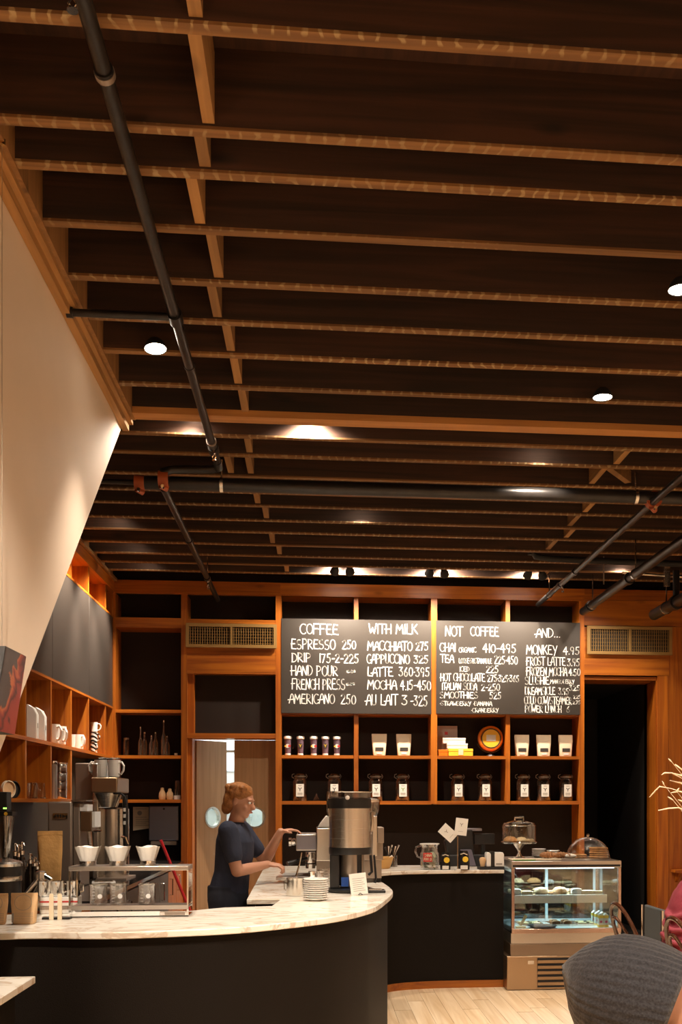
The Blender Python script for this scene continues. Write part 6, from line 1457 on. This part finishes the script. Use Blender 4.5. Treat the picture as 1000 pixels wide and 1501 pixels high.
# beanie: ribs fan out from the crown (behind, left) to the folded rim
def knit():
    m,nt,p=newmat('charcoal_knit'); N=nt.nodes.new; tc=N('ShaderNodeTexCoord'); n=N('ShaderNodeTexNoise'); n.inputs['Scale'].default_value=260; n.inputs['Detail'].default_value=3
    r=N('ShaderNodeValToRGB'); r.color_ramp.elements[0].color=(.024,.024,.029,1); r.color_ramp.elements[1].color=(.068,.067,.078,1); r.color_ramp.elements[0].position=.3; r.color_ramp.elements[1].position=.7
    b_=N('ShaderNodeBump'); b_.inputs['Strength'].default_value=.5; b_.inputs['Distance'].default_value=.002
    L(nt,tc.outputs['Object'],n.inputs['Vector']); L(nt,n.outputs['Fac'],r.inputs['Fac']); L(nt,r.outputs['Color'],p.inputs['Base Color']); L(nt,n.outputs['Fac'],b_.inputs['Height']); L(nt,b_.outputs['Normal'],p.inputs['Normal'])
    p.inputs['Roughness'].default_value=.95; p.inputs['Sheen Weight'].default_value=.4; return m
ax=Vector((-.80,.36,.32)).normalized(); Rc=ax.to_track_quat('Z','Y').to_matrix().to_4x4()
m=MB(); m.M=Matrix.Translation(tuple(c0+Vector((-.012,0,.020))))@Rc
seg=264; rows=[]
prof=[(-.055,.094),(-.05,.103),(-.02,.107),(.01,.108),(.04,.105),(.07,.097),(.095,.083),(.115,.062),(.127,.038),(.132,.015)]
# finer profile
pp=[]
for i in range(len(prof)-1):
    for j in range(4):
        q_=j/4; pp.append((prof[i][0]*(1-q_)+prof[i+1][0]*q_,prof[i][1]*(1-q_)+prof[i+1][1]*q_))
pp.append(prof[-1])
vs=[];fs=[]
for i,(z,r_) in enumerate(pp):
    for k in range(seg):
        a=2*math.pi*k/seg; tw=a+.55*i/len(pp)
        rib=math.cos(44*tw)*(.75+.25*math.sin(5*tw+i*.3)); rr=r_*(1+.013*rib*min(1,r_/.06)+.02*math.sin(2*a+1.0)+.012*math.sin(3*a+i*.15))
        sag=.012*math.sin(a*2+.6)*(i/len(pp)); vs.append((rr*math.cos(a),rr*math.sin(a),z+sag))
for i in range(len(pp)-1):
    for k in range(seg): l=(k+1)%seg; fs.append((i*seg+k,i*seg+l,(i+1)*seg+l,(i+1)*seg+k))
fs.append(tuple((len(pp)-1)*seg+k for k in range(seg)))
m.add(vs,fs); m.build('beanie',knit(),root,smooth=60)
ch=bentwood((fl_.x-.10,fl_.y-.06,0),.52,'bentwood chair under the person in the beanie, below the frame',.88)
# ---- person in a maroon jacket at the right edge
q=at(996,1176,5.98); root=thing('person','seated person in a maroon jacket leaning at the right edge','person',(q.x,5.98,0))
Rt=frame((1,-.1,-.1),(.25,0,1)); Pp=Vector((0,0,.50)); Nn=Vector((.12,0,1.05)); Hc=Vector((.20,-.01,1.21)); R=frame((.95,-.2,-.25),(.2,0,1))
body=MB(); torso(body,Pp,Nn,Rt); head(body,Hc,R); body.limb([tuple(Nn),tuple(Hc+Vector((-.02,0,-.06)))],[.058,.052])
arms=[];legs=[]
for s_ in (1,-1):
    a=Nn+Rt@Vector((0,s_*.17,-.05)); b=a+Vector((.02,s_*.05,-.27)); c_=b+Vector((.22,-s_*.05,.02)); arms.append((a,b,c_))
    body.limb([tuple(a),tuple(b),tuple(c_)],[.058,.044,.028]); hand(body,c_,(1,-s_*.3,0),(0,0,-1),(0,-s_,0),1,.4)
    hp=Pp+Vector((0,s_*.09,-.02)); kn=hp+Vector((.42,s_*.05,.0)); an=kn+Vector((0,0,-(kn.z-.09))); legs.append((hp,kn,an))
    body.limb([tuple(hp),tuple(kn),tuple(an),tuple(an+Vector((.13,0,-.045)))],[.098,.060,.038,.030])
remesh(body.build('body',M['skin'],root),.008); face(root,Hc,R)
jk=MB(); torso(jk,Pp+Vector((-.01,0,-.04)),Nn,Rt,.045,1.1)
for a,b,c_ in arms: jk.limb([tuple(a),tuple(a.lerp(b,.5)),tuple(b),tuple(b.lerp(c_,.9))],[.088,.084,.072,.05])
for k in range(5): jk.tube([tuple(Pp.lerp(Nn,.15+.13*k)+Rt@Vector((.05*math.cos(a*.3)-.0,.0,0))+Rt@Vector(((.15)*math.cos(a*.35+1.2),.19*math.sin(a*.35+1.2),.02*math.sin(a+k)))) for a in range(12)],.018,8)
remesh(jk.build('jacket',plain('maroon_cloth',(.22,.022,.035),.7,0,.3,30),root),.010)
hm=MB(); P=lambda x,y,z: tuple(Hc+R@Vector((x,y,z))); hm.ell(P(-.02,0,.05),(.10,.087,.082),18,12,R.to_4x4()); hm.ell(P(-.06,0,-.01),(.06,.08,.09),16,10,R.to_4x4()); remesh(hm.build('hair',plain('brown_hair',(.05,.025,.012),.6,0,.6,90),root),.008)
tr=MB()
for hp,kn,an in legs: tr.limb([tuple(hp),tuple(kn),tuple(an)],[.112,.074,.056])
remesh(tr.build('trousers',M['denim'],root),.012)
for hp,kn,an in legs:
    so=MB(); so.limb([tuple(an+Vector((-.04,0,-.045))),tuple(an+Vector((.14,0,-.05)))],[.044,.036]); so.v=[(x,y,max(0,z)) for x,y,z in so.v]; remesh(so.build('shoe',M['black'],root),.010)
# small ledge on the right post
t=thing('round_stool','low round stool under the person in the maroon jacket','stool',(q.x,5.98,0))
MB().lathe([(0,.33),(.17,.33),(.18,.34),(.18,.355),(0,.36)],seg=28).build('seat',M['bent'],t)
for k in range(4): MB().tube([(.12*math.cos(k*1.57+.8),.12*math.sin(k*1.57+.8),.329),(.18*math.cos(k*1.57+.8),.18*math.sin(k*1.57+.8),0)],.013,8).build('leg',M['bent'],t)
q=at(994,1275,YB-.1); t=thing('wall_ledge','small wooden ledge fixed to the boards at the right edge','shelf',(q.x,YB-.002,q.z)); MB().box(-.05,.5,-.16,0,-.03,0).build('ledge_board',M['firx'],t); MB().prism([(0,-.031),(-.13,-.031),(0,-.15)],.0,.03,'x').build('bracket',M['firz'],t)
